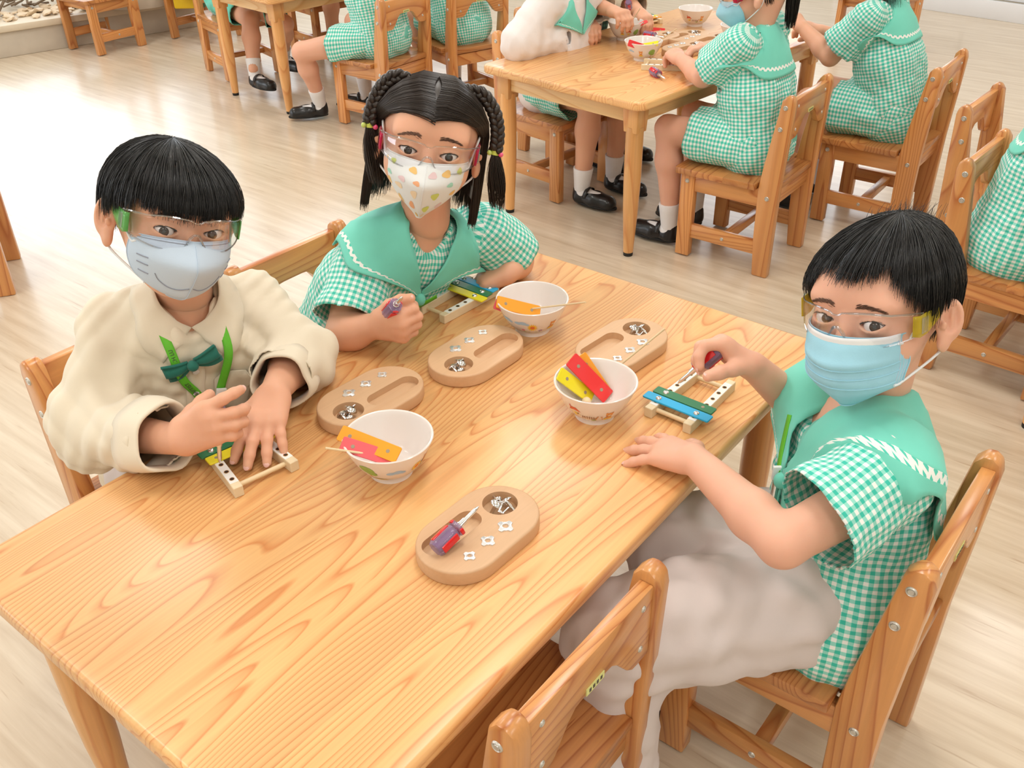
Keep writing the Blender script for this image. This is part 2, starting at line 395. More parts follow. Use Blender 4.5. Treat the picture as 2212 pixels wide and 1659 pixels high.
# ---------------- chairs
def make_chair():
    r = empty('child_chair', (0, 0, 0))
    hw = .13
    for s in (-1, 1):
        x0, x1 = sorted((s*(hw-.014), s*(hw+.014)))
        post = [(-.165, 0), (-.118, 0), (-.108, .12), (-.104, .27), (-.112, .34), (-.132, .47), (-.14, .525), (-.15, .538), (-.162, .54), (-.172, .532), (-.176, .515), (-.172, .4), (-.166, .27)]
        p = ob('back_post', prism_me(post, x0, x1, 'yz', bev=.005, seg=2), r, M['cz'])
        for (y, z) in ((-.153, .508), (-.146, .448), (-.135, .245)): add_screw(p, (s*(hw+.014), y, z), (s, 0, 0))
        f = ob('front_leg', box_me((x0, .095, .004), (x1, .14, .266), .003), r, M['cz'])
        add_screw(f, (s*(hw+.014), .118, .245), (s, 0, 0))
        ob('side_rail', box_me((s*hw-.01, -.108, .215), (s*hw+.01, .096, .266), .002), r, M['cy'])
        st = ob('side_stretcher', box_me((s*hw-.009, -.118, .065), (s*hw+.009, .096, .108), .002), r, M['cy'])
        add_screw(st, (s*(hw+.009), -.01, .086), (s, 0, 0), .8)
    ob('cross_stretcher', box_me((-hw+.009, -.025, .075), (hw-.009, -.002, .1), .002), r, M['cx'])
    ob('back_rail', box_me((-hw+.014, -.15, .215), (hw-.014, -.13, .262), .002), r, M['cx'])
    ob('front_rail', box_me((-hw+.014, .1, .23), (hw-.014, .118, .266), .002), r, M['cx'])
    # seat, notched between the posts
    pts = [(-.15, .158), (-.158, .15), (-.158, -.1), (-.116, -.1), (-.116, -.158), (.116, -.158), (.116, -.1), (.158, -.1), (.158, .15), (.15, .158)]
    ob('seat', prism_me(pts, .266, .285, bev=.003, smooth=40), r, M['cseat'])
    # backrest with wavy lower edge
    w_ = hw-.014; low = []
    for k in range(21):
        t = k/20; x = -w_+2*w_*t; d = abs(t-.5)*2
        z = .415+.052*(1 if d < .25 else max(0, .5+.5*math.cos((d-.25)/.5*PI)) if d < .75 else 0)
        low.append((x, z))
    pts = low+[(w_, .525), (-w_, .525)]
    bk = ob('backrest', prism_me(pts, -.158, -.139, 'xz', bev=.0025, smooth=40), r, M['cx'])
    bk.location = (0, -.012, 0); 
    for s in (-1, 1):
        for z in (.505, .44):
            o = add_screw(bk, (s*.095, -.158, z), (0, -1, 0), .62, 'wood_plug'); 
    ob('name_sticker', box_me((-.017, -.1592, .468), (.017, -.158, .478), 0), bk, M['sticker'])
    dots = []
    bm = bmesh.new()
    for k in range(4): bm_box(bm, (-.012+.007*k, -.1596, .4705), (-.0085+.007*k, -.159, .4755), 0)
    ob('sticker_text', bm_mesh(bm, smooth=None), bk, M['ink'])
    return r
M['sticker'] = mat('yellow_green_sticker', (.72, .74, .30), .5)
M['ink'] = mat('dark_ink', (.08, .07, .06), .6)
chair0 = make_chair(); used = [False]
def chair(x, y, deg, label, group=None):
    """deg = direction the sitter faces, degrees from +x"""
    o = chair0 if not used[0] else copy_tree(chair0); used[0] = True
    o.location = (x, y, 0); o.rotation_euler = (0, 0, math.radians(deg-90)); o['label'] = label; o['category'] = 'chair'
    return o
pB_ = OB+Vector((.70, .713, 0))*.68+Vector((-.715, .70, 0))*.19; chair(pB_.x, pB_.y, -45, 'pine chair under the child in cream shirt and tartan vest at the top')
p = uv(.41, -.155); chair(p.x, p.y, -38.7, 'pine chair under the boy in the cream shirt')
p = uv(.80, -.165); chair(p.x, p.y, -38.7, 'pine chair under the girl with two braids, mostly hidden by her')
p = uv(.343, .525); chair(p.x, p.y, 141.3, 'empty pine chair pushed under the front table edge, its backrest nearest the camera')
p = uv(.785, .77); chair(p.x, p.y, 141.3, 'pine chair under the boy in the light blue pleated mask, at lower right')
chair(.7155, 2.75, 142.6, 'pine chair under the ponytailed girl at the corner of the upper centre table')
chair(1.205, 2.998, 142.6, 'pine chair under the second girl seen from behind, right of the ponytailed girl')
chair(.176, 3.33, -45, 'pine chair under the girl in the white cardigan')
chair(-.53, 4.11, 142, 'pine chair under the child whose bare leg and black shoe stick out')
chair(-.2, 4.33, 124, 'pine chair right of the bare-legged girl, its seat glaring white')
chair(-1.33, 4.94, -54, 'pine chair under the child in plain teal shorts behind the thin table legs')
chair(-.96, 5.34, -50, 'pine chair behind the table beside the child in teal shorts')
chair(-2.226, 5.49, 234, 'empty pine chair at top left in front of the shell-covered ledge')
chair(-1.72, 5.70, 234, 'second empty pine chair at top left, behind the first one')
chair(-.42, 6.38, 200, 'pine chair far back above the braided girl, only its legs in view')
M['zinc'] = mat('zinc_plate', (.80, .81, .82), .36, metal=.75)
# ---------------- bowls, trays, xylophones, tools
BR, BH = .0605, .058
def bowl_r(z):
    t = max(0, min(1, (z-.0105)/(BH-.0105)))
    return .0315+(BR-.0315)*(t**.62)
def bowl_mesh():
    prof = [(0, .004), (.024, .004), (.026, 0), (.0292, 0), (.0285, .007), (.0292, .009)]
    for k in range(1, 15):
        z = .0105+(BH-.0105)*(k/14)**1.3; prof.append((bowl_r(z), z))
    prof.append((BR-.001, BH+.0012)); prof.append((BR-.0028, BH+.0005))
    for k in range(14, -1, -1):
        z = .011+(BH-.011)*(k/14)**1.3; prof.append((max(0, bowl_r(z)-.0032), z))
    prof.append((.016, .0085)); prof.append((0, .008))
    return lathe_me(prof, 64, smooth=60)
BOWL = bowl_mesh(); BOWL.materials.append(M['bowl'])
DC = {k: mat('print_'+k, v, .35) for k, v in dict(sky=(.42, .62, .84), sun=(.93, .60, .06), core=(.80, .20, .05), leaf=(.30, .48, .10), bark=(.62, .28, .08), roof=(.72, .13, .06), bear=(.80, .34, .10),
      pinkp=(.80, .28, .36), purple=(.35, .25, .55), brown=(.30, .12, .04), cream=(.88, .70, .45), yel=(.90, .66, .10)).items()}
def ell(cx, cz, rx, rz, n=14): return [(cx+rx*math.cos(2*PI*k/n), cz+rz*math.sin(2*PI*k/n)) for k in range(n)]
def star(cx, cz, r0, r1, n=14): return [(cx+(r0 if k % 2 else r1)*math.cos(PI*k/n), cz+(r0 if k % 2 else r1)*math.sin(PI*k/n)) for k in range(2*n)]
def rect(x0, z0, x1, z1): return [(x0, z0), (x1, z0), (x1, z1), (x0, z1)]
D_SUN = [('sun', star(0, 0, .0045, .0075)), ('core', ell(0, 0, .003, .003))]
D_CLOUD = [('sky', ell(-.004, 0, .005, .0026)), ('sky', ell(.003, .001, .005, .003)), ('sky', ell(.008, -.0005, .003, .002))]
D_TREE = [('bark', rect(-.0012, -.014, .0014, -.003)), ('leaf', ell(0, .002, .009, .007)), ('leaf', ell(.004, -.003, .006, .004)), ('yel', ell(.007, -.014, .006, .0018)), ('yel', ell(.013, -.0145, .003, .0015))]
D_HOUSE = [('cream', rect(-.005, -.005, .005, .003)), ('roof', [(-.0075, .002), (.0075, .002), (.003, .0085), (-.004, .0085)]), ('roof', rect(-.005, .007, -.0035, .0115)), ('yel', rect(-.0015, -.005, .0015, 0)), ('brown', rect(.0025, -.002, .004, 0))]
D_FENCE = [('brown', rect(-.008, .0005, .008, .0012))]+[('brown', rect(x-.0004, -.002, x+.0004, .0032)) for x in (-.007, -.0045, -.002, .0005, .003, .0055)]+[('bark', [(.006, -.003), (.0075, -.003), (.0115, .005), (.0102, .005)]), ('bark', rect(.014, -.003, .0148, .004)), ('bark', rect(.013, .003, .0155, .004)), ('leaf', ell(.005, -.0035, .003, .001))]
D_BEAR = [('bear', ell(0, .004, .0042, .0038)), ('bear', ell(-.0035, .0072, .0013, .0013)), ('bear', ell(.0035, .0072, .0013, .0013)), ('cream', ell(0, .003, .002, .0015)), ('bear', ell(0, -.002, .0038, .0035)), ('yel', [(-.005, -.002), (.005, -.002), (.0038, -.006), (-.0038, -.006)]), ('sky', rect(-.003, -.0072, .003, -.006))]
D_FLOWER = [('pinkp', ell(0, .002, .0022, .002)), ('leaf', rect(-.0003, -.003, .0003, .001)), ('leaf', ell(.0015, -.002, .0014, .0006))]
D_VIOLET = [('purple', ell(0, .002, .0026, .002)), ('yel', ell(0, .002, .0008, .0008)), ('leaf', rect(-.0003, -.003, .0003, .001))]
D_GRASS = [('leaf', [(-.002, .001), (0, -.0015), (.002, .001), (0, -.0006)])]
def decal(parent, items):
    """items: (angle deg, height, shapes); flat prints wrapped on the outside of the bowl"""
    Vv = []; Fv = []; Mi = []; names = []
    for ang, z0, shapes in items:
        for li, (nm, poly) in enumerate(shapes):
            if nm not in names: names.append(nm)
            off = .0002+.00012*li; n = len(poly)
            cxp = sum(p[0] for p in poly)/n; czp = sum(p[1] for p in poly)/n
            b = len(Vv)
            rings = 3
            poly = [(x*1.3, z*1.3) for x, z in poly]; cxp *= 1.3; czp *= 1.3
            for q in range(rings+1):
                for (x, z) in poly:
                    xx = cxp+(x-cxp)*q/rings; zz = czp+(z-czp)*q/rings
                    h = z0+zz; r = bowl_r(h)+off; a = math.radians(ang)+xx/r
                    Vv.append((r*math.cos(a), r*math.sin(a), h))
            for q in range(rings):
                for k in range(n):
                    Fv.append((b+q*n+k, b+q*n+(k+1) % n, b+(q+1)*n+(k+1) % n, b+(q+1)*n+k)); Mi.append(names.index(nm))
    me = bpy.data.meshes.new('m'); me.from_pydata(Vv, [], Fv)
    o = ob('printed_pictures', me, parent, [DC[k] for k in names]); me.polygons.foreach_set('material_index', Mi); shade(me)
    return o
def bowl(x, y, prints, label, z=.5):
    r = empty('melamine_bowl', (x, y, z), 0, label, 'bowl', 'white bowls with printed pictures')
    ob('bowl_body', BOWL, r); decal(r, prints); return r
def camang(x, y): return math.degrees(math.atan2(-y, -x))
def bar_mesh(L_, w_, m_, holes=True, t=.0028):
    pts = []
    c = .0016
    for sx, sy in ((1, 1), (-1, 1), (-1, -1), (1, -1)):
        a = [(L_/2-c, w_/2), (L_/2, w_/2-c)]
        if sx*sy > 0: a = a[::-1]
        pts += [(sx*q[0], sy*q[1]) for q in a]
    return prism_me(pts, 0, t, bev=.0005, seg=1)
HOLE = lathe_me([(0, .0003), (.0026, .0003), (.0034, .0003), (.0034, 0)], 14); HOLE.materials.append(M['gold'])
HOLE.materials.append(M['dark'])
for pl in HOLE.polygons:
    if math.hypot(pl.center.x, pl.center.y) < .0022: pl.material_index = 1
BHOLE = lathe_me([(0, .0003), (.0024, .0003), (.0027, 0)], 14); BHOLE.materials.append(mat('bar_hole', (.35, .28, .2), .6))
PANH = lathe_me([(0, .0016), (.0012, .0015), (.0013, .0024), (.003, .0022), (.0042, .0012), (.0046, 0)], 16); PANH.materials.append(M['steel'])
def cross_slot(parent, z=.0025):
    bm = bmesh.new(); bm_box(bm, (-.002, -.0004, z-.001), (.002, .0004, z), 0); bm_box(bm, (-.0004, -.002, z-.001), (.0004, .002, z+.00005), 0)
    return ob('cross_slot', bm_mesh(bm, smooth=None), parent, M['dark'])
def xylophone(loc, rz, bars, label, bothends=True, L_=.135, wide=.07, narrow=.052):
    """rails along x, wide end at -x. bars = [(x, colour, length, [(sy, screwed)])]"""
    r = empty('toy_xylophone', loc, rz, label, 'xylophone', 'half-built toy xylophones')
    h = .016
    for s in (-1, 1):
        a = math.atan2((narrow-wide)/2*s, L_)
        cy_ = s*(wide+narrow)/4
        rl = ob('rail', box_me((-L_/2, -.0065, 0), (L_/2, .0065, h), .0008, 1), r, M['rail'], (0, cy_, 0)); rl.rotation_euler = (0, 0, a)
        ob('printed_strip', box_me((-L_/2+.012, -.006, h), (L_/2-.012, .006, h+.0004), 0), rl, M['rail_top'])
        for k in range(6):
            ob('brass_insert', HOLE, rl, None, (-L_/2+.0205+k*.0189, 0, h+.0004))
    for x, wd in ((-L_/2+.014, wide), (L_/2-.014, narrow)):
        ob('dowel', tube_me([(x, -wd/2, .008), (x, wd/2, .008)], .0034, 12), r, M['dowel'])
    for (x, col, bl, sc_) in bars:
        b = ob('bar', bar_mesh(bl, .0175, col), r, M[col], (x, 0, h+.0005)); b.rotation_euler = (0, 0, PI/2); b['label'] = col+' bar'
        for sy, scr in sc_:
            t = (x+L_/2)/L_; yy = sy*((wide*(1-t)+narrow*t)/2)
            o = ob('screw_head' if scr else 'hole', PANH if scr else BHOLE, b, None, (yy, 0, .0028))
    return r
def prong_nut(parent, x, y, z, s):
    """four-petal tee nut"""
    pts = []
    for k in range(48):
        a = 2*PI*k/48; rr = .0086+.0022*max(-.6, min(.75, 1.4*math.cos(4*a)))
        pts.append((rr*math.cos(a)*s, rr*math.sin(a)*s))
    bm = bmesh.new(); n = len(pts)
    rings = [(1, 0), (1, .0012), (.95, .0016), (.55, .0016), (.47, .0022), (.38, .002), (.34, -.003)]
    vs = []
    for f_, z_ in rings:
        row = []
        for k, (px, py) in enumerate(pts):
            if f_ < .9:
                a = 2*PI*k/48; rr = .0085*s*f_*1.15; row.append(bm.verts.new((rr*math.cos(a), rr*math.sin(a), z_)))
            else: row.append(bm.verts.new((px*f_, py*f_, z_)))
        vs.append(row)
    for i in range(len(vs)-1):
        for k in range(n): bm.faces.new((vs[i][k], vs[i][(k+1) % n], vs[i+1][(k+1) % n], vs[i+1][k]))
    o = ob('prong_nut', bm_mesh(bm, smooth=40), parent, M['zinc'], (x, y, z))
    c = ob('nut_hole', lathe_me([(0, 0), (.0034*s, 0)], 16), o, M['dark'], (0, 0, -.0006)); return o
TL, TR_, TH = .175, .0535, .021
def stadium(L_, R_, n=20, cx_=0, cy_=0):
    p = []
    for k in range(n+1): a = -PI/2+PI*k/n; p.append((cx_+L_/2-R_+R_*math.cos(a), cy_+R_*math.sin(a)))
    for k in range(n+1): a = PI/2+PI*k/n; p.append((cx_-(L_/2-R_)+R_*math.cos(a), cy_+R_*math.sin(a)))
    return p
_tray = []
def tray_mesh():
    """oval block with two routed pockets (slot + round), built with a boolean"""
    if _tray: return _tray[0]
    base = ob('t', prism_me(stadium(TL, TR_), 0, TH, bev=.003, seg=3))
    slot = ob('c', prism_me(stadium(.092, .0165, cx_=-.028, cy_=.018), TH-.011, TH+.02, smooth=50))
    hole = ob('c', prism_me(ell(.05, .008, .0225, .0225, 40), TH-.013, TH+.02, smooth=50))
    bpy.context.view_layer.update()
    for c in (slot, hole):
        md = base.modifiers.new('b', 'BOOLEAN'); md.object = c; md.operation = 'DIFFERENCE'; md.solver = 'EXACT'
    dg = bpy.context.evaluated_depsgraph_get(); me = bpy.data.meshes.new_from_object(base.evaluated_get(dg))
    me.materials.clear(); me.materials.append(M['beech'])
    for pl in me.polygons: pl.material_index = 0
    shade(me, 35)
    for o in (base, slot, hole): bpy.data.objects.remove(o)
    _tray.append(me); return me
def tray(x, y, deg, label, flip=1, z=.5):
    """flip mirrors the pocket layout across the long axis"""
    r = empty('oval_wooden_tray', (x, y, z), math.radians(deg), label, 'tray', 'oval wooden screw trays')
    b = ob('tray_body', tray_mesh(), r); b.scale = (1, flip, 1)
    for k, (px, s) in enumerate(((.020, 1.05), (-.013, .95), (-.046, .80))): prong_nut(r, px, -.026*flip, TH, s)
    return r
def machine_screw(x, y, z, az, tilt, s, label, group):
    r = empty('machine_screw', (x, y, z), 0, label, 'screw', group, rot=(0, tilt, az))
    r.scale = (s, s, s)
    ob('screw_head', lathe_me([(0, .0052), (.003, .0048), (.006, .0034), (.0078, .0012), (.0081, 0), (.002, 0)], 20), r, M['steel'])
    c = cross_slot(r, .0054)
    ob('threaded_shank', tube_me([(0, 0, -k*.0008) for k in range(22)], [.0023 if k % 2 else .0021 for k in range(22)], 10), r, M['steel'])
    return r
SZ = ('largest domed screw', 'big leaning screw', 'small dark screw', 'thin screw', 'topmost short screw')
def tray_screws(tr_, flip, label):
    mw = Matrix.Translation(tr_.location) @ Euler(tr_.rotation_euler).to_matrix().to_4x4()
    grp = label
    for k, (dx, dy, az, tl, s, dz) in enumerate(((-.004, .002, .3, .55, 1.15, .016), (.010, -.003, 2.4, 1.1, 1.1, .013), (-.008, -.010, 4.0, 1.75, .8, .009), (.007, .01, 5.2, 1.6, .95, .0095), (-.001, -.004, 1.2, 1.3, .8, .017))):
        p = mw @ Vector((.05+dx, (.008+dy)*flip, TH-.013+dz-.0035))
        machine_screw(p.x, p.y, p.z, az, tl, s*.95, SZ[k]+' in the '+label.split('in the ', 1)[1], grp)
def screwdriver(M4, label, scale=1.):
    """along +x: tip at +x. origin at handle centre"""
    r = empty('stubby_screwdriver', (0, 0, 0), 0, label, 'screwdriver', 'stubby red screwdrivers')
    r.matrix_world = M4 @ Matrix.Scale(scale, 4)
    def fluted(x0, x1, r0, r1, n=24, d=.0011):
        vs = []; fs = []; rows = 8
        for i in range(rows+1):
            t = i/rows; rr = r0+(r1-r0)*t
            if i in (0, rows): rr *= .84
            for k in range(n):
                a = 2*PI*k/n; q = rr-(d if k % 4 in (0,) else 0); vs.append((x0+(x1-x0)*t, q*math.cos(a), q*math.sin(a)))
        for i in range(rows):
            for k in range(n): fs.append((i*n+k, i*n+(k+1) % n, (i+1)*n+(k+1) % n, (i+1)*n+k))
        fs.append(tuple(range(n))[::-1]); fs.append(tuple(rows*n+k for k in range(n)))
        me = bpy.data.meshes.new('m'); me.from_pydata(vs, [], fs); return shade(me, 30)
    ob('handle', fluted(-.021, .014, .0125, .0125), r, M['clearhandle'])
    ob('handle_core', tube_me([(-.019, 0, 0), (.012, 0, 0)], [.0085, .0085], 14), r, mat('violet_core', (.30, .16, .30), .3))
    ob('collar', fluted(.0155, .022, .011, .0125), r, M['clearhandle'])
    for k in range(3):
        a = 2*PI*k/3+.5
        me = box_me((-.016, -.0052, .0100), (.011, .0052, .0131), .001, 2); o = ob('red_inlay', me, r, M['redplastic']); o.rotation_euler = (a, 0, 0)
        me = box_me((.0165, -.0048, .0095), (.0215, .0048, .0128), .001, 2); o = ob('red_inlay', me, r, M['redplastic']); o.rotation_euler = (a, 0, 0)
    ob('ferrule', tube_me([(.02, 0, 0), (.025, 0, 0), (.0255, 0, 0), (.034, 0, 0)], [.0055, .0055, .0045, .0042], 16), r, M['steel'])
    ob('shaft', tube_me([(.03, 0, 0), (.052, 0, 0), (.056, 0, 0), (.06, 0, 0)], [.003, .003, .0022, .0006], 12), r, M['steel'])
    return r
def aim(p0, p1, roll=0):
    """matrix whose +x goes from p0 to p1, at p0"""
    x = (Vector(p1)-Vector(p0)).normalized(); q = x.to_track_quat('X', 'Z')
    return Matrix.Translation(p0) @ q.to_matrix().to_4x4() @ Matrix.Rotation(roll, 4, 'X')
# -- main table trays
t4 = tray(-.0438, .8761, 50, 'oval beech tray nearest the camera, holding a screwdriver in its slot', 1)
t2 = tray(-.0559, 1.295, 50+180, 'oval beech tray in the middle of the row, in front of the girl\'s xylophone', 1)
t1 = tray(-.2088, 1.172, 48+180, 'oval beech tray at the left, half covered by the bowl holding an orange bar', 1)
t3 = tray(.177, 1.3097, 47, 'oval beech tray at the right, lying partly behind the bowl of red and yellow bars', 1)
tray_screws(t4, 1, 'loose steel screws in the tray nearest the camera')
tray_screws(t2, 1, 'loose steel screws in the tray before the girl\'s xylophone')
tray_screws(t1, 1, 'loose steel screws in the left tray, by the bowl\'s rim')
tray_screws(t3, 1, 'loose steel screws in the tray behind the bowl of red and yellow bars')
# -- main table bowls
b1 = bowl(-.165, 1.016, [(camang(-.165, 1.016)-38, .034, D_TREE), (camang(-.165, 1.016)+5, .032, D_CLOUD), (camang(-.165, 1.016)+42, .032, D_SUN), (camang(-.165, 1.016)+60, .034, D_BEAR)],
     'white bowl at left holding an orange and a coral bar, printed with a tree')
b2 = bowl(.120, 1.141, [(camang(.12, 1.14)-34, .030, D_HOUSE), (camang(.12, 1.14)-10, .022, D_FENCE), (camang(.12, 1.14)+26, .024, D_BEAR)],
     'white bowl at centre right holding red, yellow and orange bars, printed with a house')
b3 = bowl(.036, 1.394, [(camang(.03, 1.39)-55, .036, D_CLOUD), (camang(.03, 1.39)-22, .036, D_CLOUD), (camang(.03, 1.39), .028, D_SUN), (camang(.03, 1.39)-20, .018, D_FLOWER), (camang(.03, 1.39)-8, .015, D_GRASS), (camang(.03, 1.39)+9, .015, D_GRASS), (camang(.03, 1.39)+18, .016, D_VIOLET), (camang(.03, 1.39)+42, .026, D_BEAR)],
     'white bowl beside the girl\'s xylophone holding orange and red bars, printed with a sun')
def loose_bar(p0, p1, roll, col, w_, label, grp='loose xylophone bars in the bowls'):
    """bar from p0 to p1, two holes"""
    L_ = (Vector(p1)-Vector(p0)).length
    o = ob('xylophone_bar', bar_mesh(L_, w_, col), None, M[col]); tag(o, label, 'xylophone bar', grp)
    c_ = (Vector(p0)+Vector(p1))/2; x_ = (Vector(p1)-Vector(p0)).normalized(); z_ = (Vector((0, 0, CAMZ))-c_).normalized()*.75+Vector((0, 0, .45)); z_ = (z_-x_*z_.dot(x_)).normalized(); y_ = z_.cross(x_)
    q_ = Matrix((x_, y_, z_)).transposed().to_4x4(); q_.translation = c_; o.matrix_world = q_ @ Matrix.Rotation(roll, 4, 'X')
    for s in (-1, 1): ob('hole', BHOLE, o, None, (s*(L_/2-.016), 0, .0028))
    return o
def mallet(p0, p1, label, head=True):
    r = empty('xylophone_mallet', p0, 0, label, 'mallet', 'thin wooden mallets')
    d = Vector(p1)-Vector(p0)
    ob('stick', tube_me([(0, 0, 0), tuple(d)], .0016, 8), r, M['dowel'])
    if head:
        me = lathe_me([(.0065*math.sin(PI*k/10), -.0065*math.cos(PI*k/10)) for k in range(11)], 16)
        ob('ball_head', me, r, M['dowel'])
    return r
# bowl 1: orange across the left part of the rim, coral under it
loose_bar(at(735, 935, .562), at(862, 985, .552), .1, 'orange', .022, 'orange bar resting across the bowl with the tree print')
loose_bar(at(738, 958, .560), at(852, 994, .545), .1, 'pink', .02, 'coral red bar under the orange bar in the bowl with the tree print')
mallet(at(826, 985, .545), at(703, 968, .566), 'thin mallet stick poking out left of the bowl with the tree print')
loose_bar(at(1232, 775, .574), at(1313, 858, .515), -.05, 'red', .024, 'bright red bar leaning in the bowl with the house print')
loose_bar(at(1252, 768, .572), at(1312, 855, .512), .1, 'orange', .02, 'orange bar behind the red bar in the bowl with the house print')
loose_bar(at(1206, 806, .562), at(1278, 860, .513), -.05, 'yellow', .021, 'yellow bar leaning left of the red bar in the house bowl')
mallet(at(1288, 830, .52), at(1436, 710, .60), 'long thin mallet stick crossing the tray behind the house bowl')
loose_bar(at(1072, 652, .56), at(1166, 675, .53), .1, 'orange', .021, 'orange bar in the bowl with the sun print')
loose_bar(at(1068, 655, .556), at(1140, 683, .528), .3, 'pink', .018, 'coral red bar under the orange bar in the bowl with the sun print')
mallet(at(1140, 668, .535), at(1265, 653, .575), 'thin mallet stick poking out right of the bowl with the sun print')
for k, (dx, dy) in enumerate(((-.018, -.008), (-.004, -.018), (-.012, .006))):
    o = ob('wooden_bead', lathe_me([(.007*math.sin(PI*q/10), -.007*math.cos(PI*q/10)) for q in range(11)], 16), None, M['dowel'], (.12+dx, 1.141+dy, .5175))
    tag(o, 'small wooden ball at the bottom of the bowl with the house print', 'bead', 'wooden balls in the house bowl')
# xylophones on the main table
def frame2(pa, pb):
    a = (Vector(pb)-Vector(pa)); return (Vector(pa)+Vector(pb))/2, math.atan2(a.y, a.x)
# left: wide end lower right, narrow hidden ; axis from (530,1062) rail ends to upper left
def xpos(pw, pn):   # mid of wide end, mid of narrow end, pixels on the table plane
    a = at(*pw, .5); b = at(*pn, .5); d = (b-a); return (a+b)/2, math.atan2(d.y, d.x), d.length
c_, a_, l_ = xpos((590, 1055), (470, 935))
xylophone((c_.x, c_.y, .5), a_, [(.004, 'yellow', .098, [(1, 0), (-1, 0)]), (.0235, 'green', .104, [(1, 1), (-1, 0)]), (.043, 'blue', .09, [(1, 1), (-1, 1)])], 'toy xylophone the boy in the cream shirt is screwing together', L_=.14, wide=.082, narrow=.062)
c_, a_, l_ = xpos((928, 690), (1048, 622))
xylophone((c_.x, c_.y, .5), a_, [(.012, 'yellow', .105, [(1, 0), (-1, 1)]), (.0315, 'green', .095, [(1, 1), (-1, 1)]), (.051, 'blue', .09, [(1, 1), (-1, 1)])], 'toy xylophone in front of the girl with braids', L_=.14, wide=.052, narrow=.062)
c_, a_, l_ = xpos((1446, 913), (1538, 832))
xylophone((c_.x, c_.y, .5), a_, [(-.043, 'blue', .108, [(1, 1), (-1, 1)]), (-.0235, 'green', .098, [(1, 1), (-1, 0)])], 'toy xylophone between the right boy\'s hands', L_=.14, wide=.064, narrow=.056)
# screwdriver lying in the near tray
screwdriver(aim(at(965, 1163, .533), at(1016, 1112, .545), .9), 'stubby red screwdriver lying in the slot of the tray nearest the camera', .93)
# ---------------- back table things
bb = [at(1350, 84, .5), at(1388, 128, .5), at(1500, 54, .5), at(1592, 92, .5)]
lab = ['white bowl with a house print, nearest the white cardigan', 'white bowl with red and yellow bars, front one on the upper centre table', 'white bowl farthest back on the upper centre table', 'white bowl half hidden by the ponytailed girl\'s head']
pr = [[(-12, .03, D_BEAR), (14, .028, D_HOUSE), (48, .028, D_TREE)], [(-50, .034, D_CLOUD), (-8, .026, D_BEAR), (34, .03, D_TREE)], [(-25, .028, D_HOUSE), (0, .024, D_FENCE), (28, .03, D_BEAR)], [(-20, .034, D_CLOUD)]]
for p, l, q in zip(bb, lab, pr):
    a = camang(p.x, p.y); bowl(p.x, p.y, [(a+x, y, s) for x, y, s in q], l)
def two(px, py, deg, lab, flip=1):
    p = at(px, py, .52); t = tray(p.x, p.y, deg, lab, flip); tray_screws(t, flip, 'screws in the '+lab.replace('oval tray', 'tray').replace('on the upper centre table', '').replace('between the two front bowls', 'between bowls').strip()); return t
two(1486, 76, 46, 'oval tray farthest back on the upper centre table')
two(1545, 84, 46, 'oval tray beside the masked ponytailed girl\'s face')
two(1480, 100, 42, 'oval tray behind the ponytailed girl\'s hands', -1)
two(1420, 78, 42, 'oval tray with a screwdriver between the two front bowls', -1)
screwdriver(aim(at(1415, 156, .513), at(1440, 172, .508), .3), 'stubby red screwdriver at the ponytailed girl\'s elbow on the upper centre table', 1.0)
screwdriver(aim(at(1403, 76, .535), at(1440, 82, .535), .9), 'red screwdriver lying on the oval tray between bowls')
loose_bar(at(1357, 92, .562), at(1390, 103, .545), .3, 'red', .02, 'red bar in the front bowl of the upper centre table', 'bars on the upper centre table')
loose_bar(at(1374, 103, .54), at(1422, 94, .558), -.3, 'yellow', .02, 'yellow bar in the front bowl of the upper centre table', 'bars on the upper centre table')
loose_bar(at(1380, 55, .55), at(1398, 46, .56), -.2, 'red', .012, 'red bar tip over the rim of the bowl near the cream sleeve', 'bars on the upper centre table')
loose_bar(at(1400, 64, .503), at(1436, 67, .503), 0, 'red', .018, 'red bar lying flat on the upper centre table', 'bars on the upper centre table')
mallet(at(1408, 100, .53), at(1462, 62, .6), 'thin mallet stick leaning from the front bowl on the upper centre table')
mallet(at(1356, 60, .53), at(1383, 18, .6), 'thin mallet stick standing in the bowl nearest the white cardigan')
mallet(at(1396, 62, .5065), at(1385, 66, .5065), 'mallet whose ball head lies right of the bowl near the cream sleeve')
c_ = at(1388, 46, .5)
xylophone((c_.x, c_.y, .5), math.radians(118), [(-.04, 'orange', .1, [(1, 1), (-1, 1)]), (-.018, 'yellow', .1, [(1, 1), (-1, 1)]), (.003, 'green', .095, [(1, 1), (-1, 1)]), (.024, 'blue', .09, [(1, 1), (-1, 1)])], 'toy xylophone with four bars under the cream-sleeved child\'s hands')
c_ = at(1435, 146, .5)
xylophone((c_.x, c_.y, .5), math.radians(-14), [], 'bare pale xylophone frame under the ponytailed girl\'s forearm')
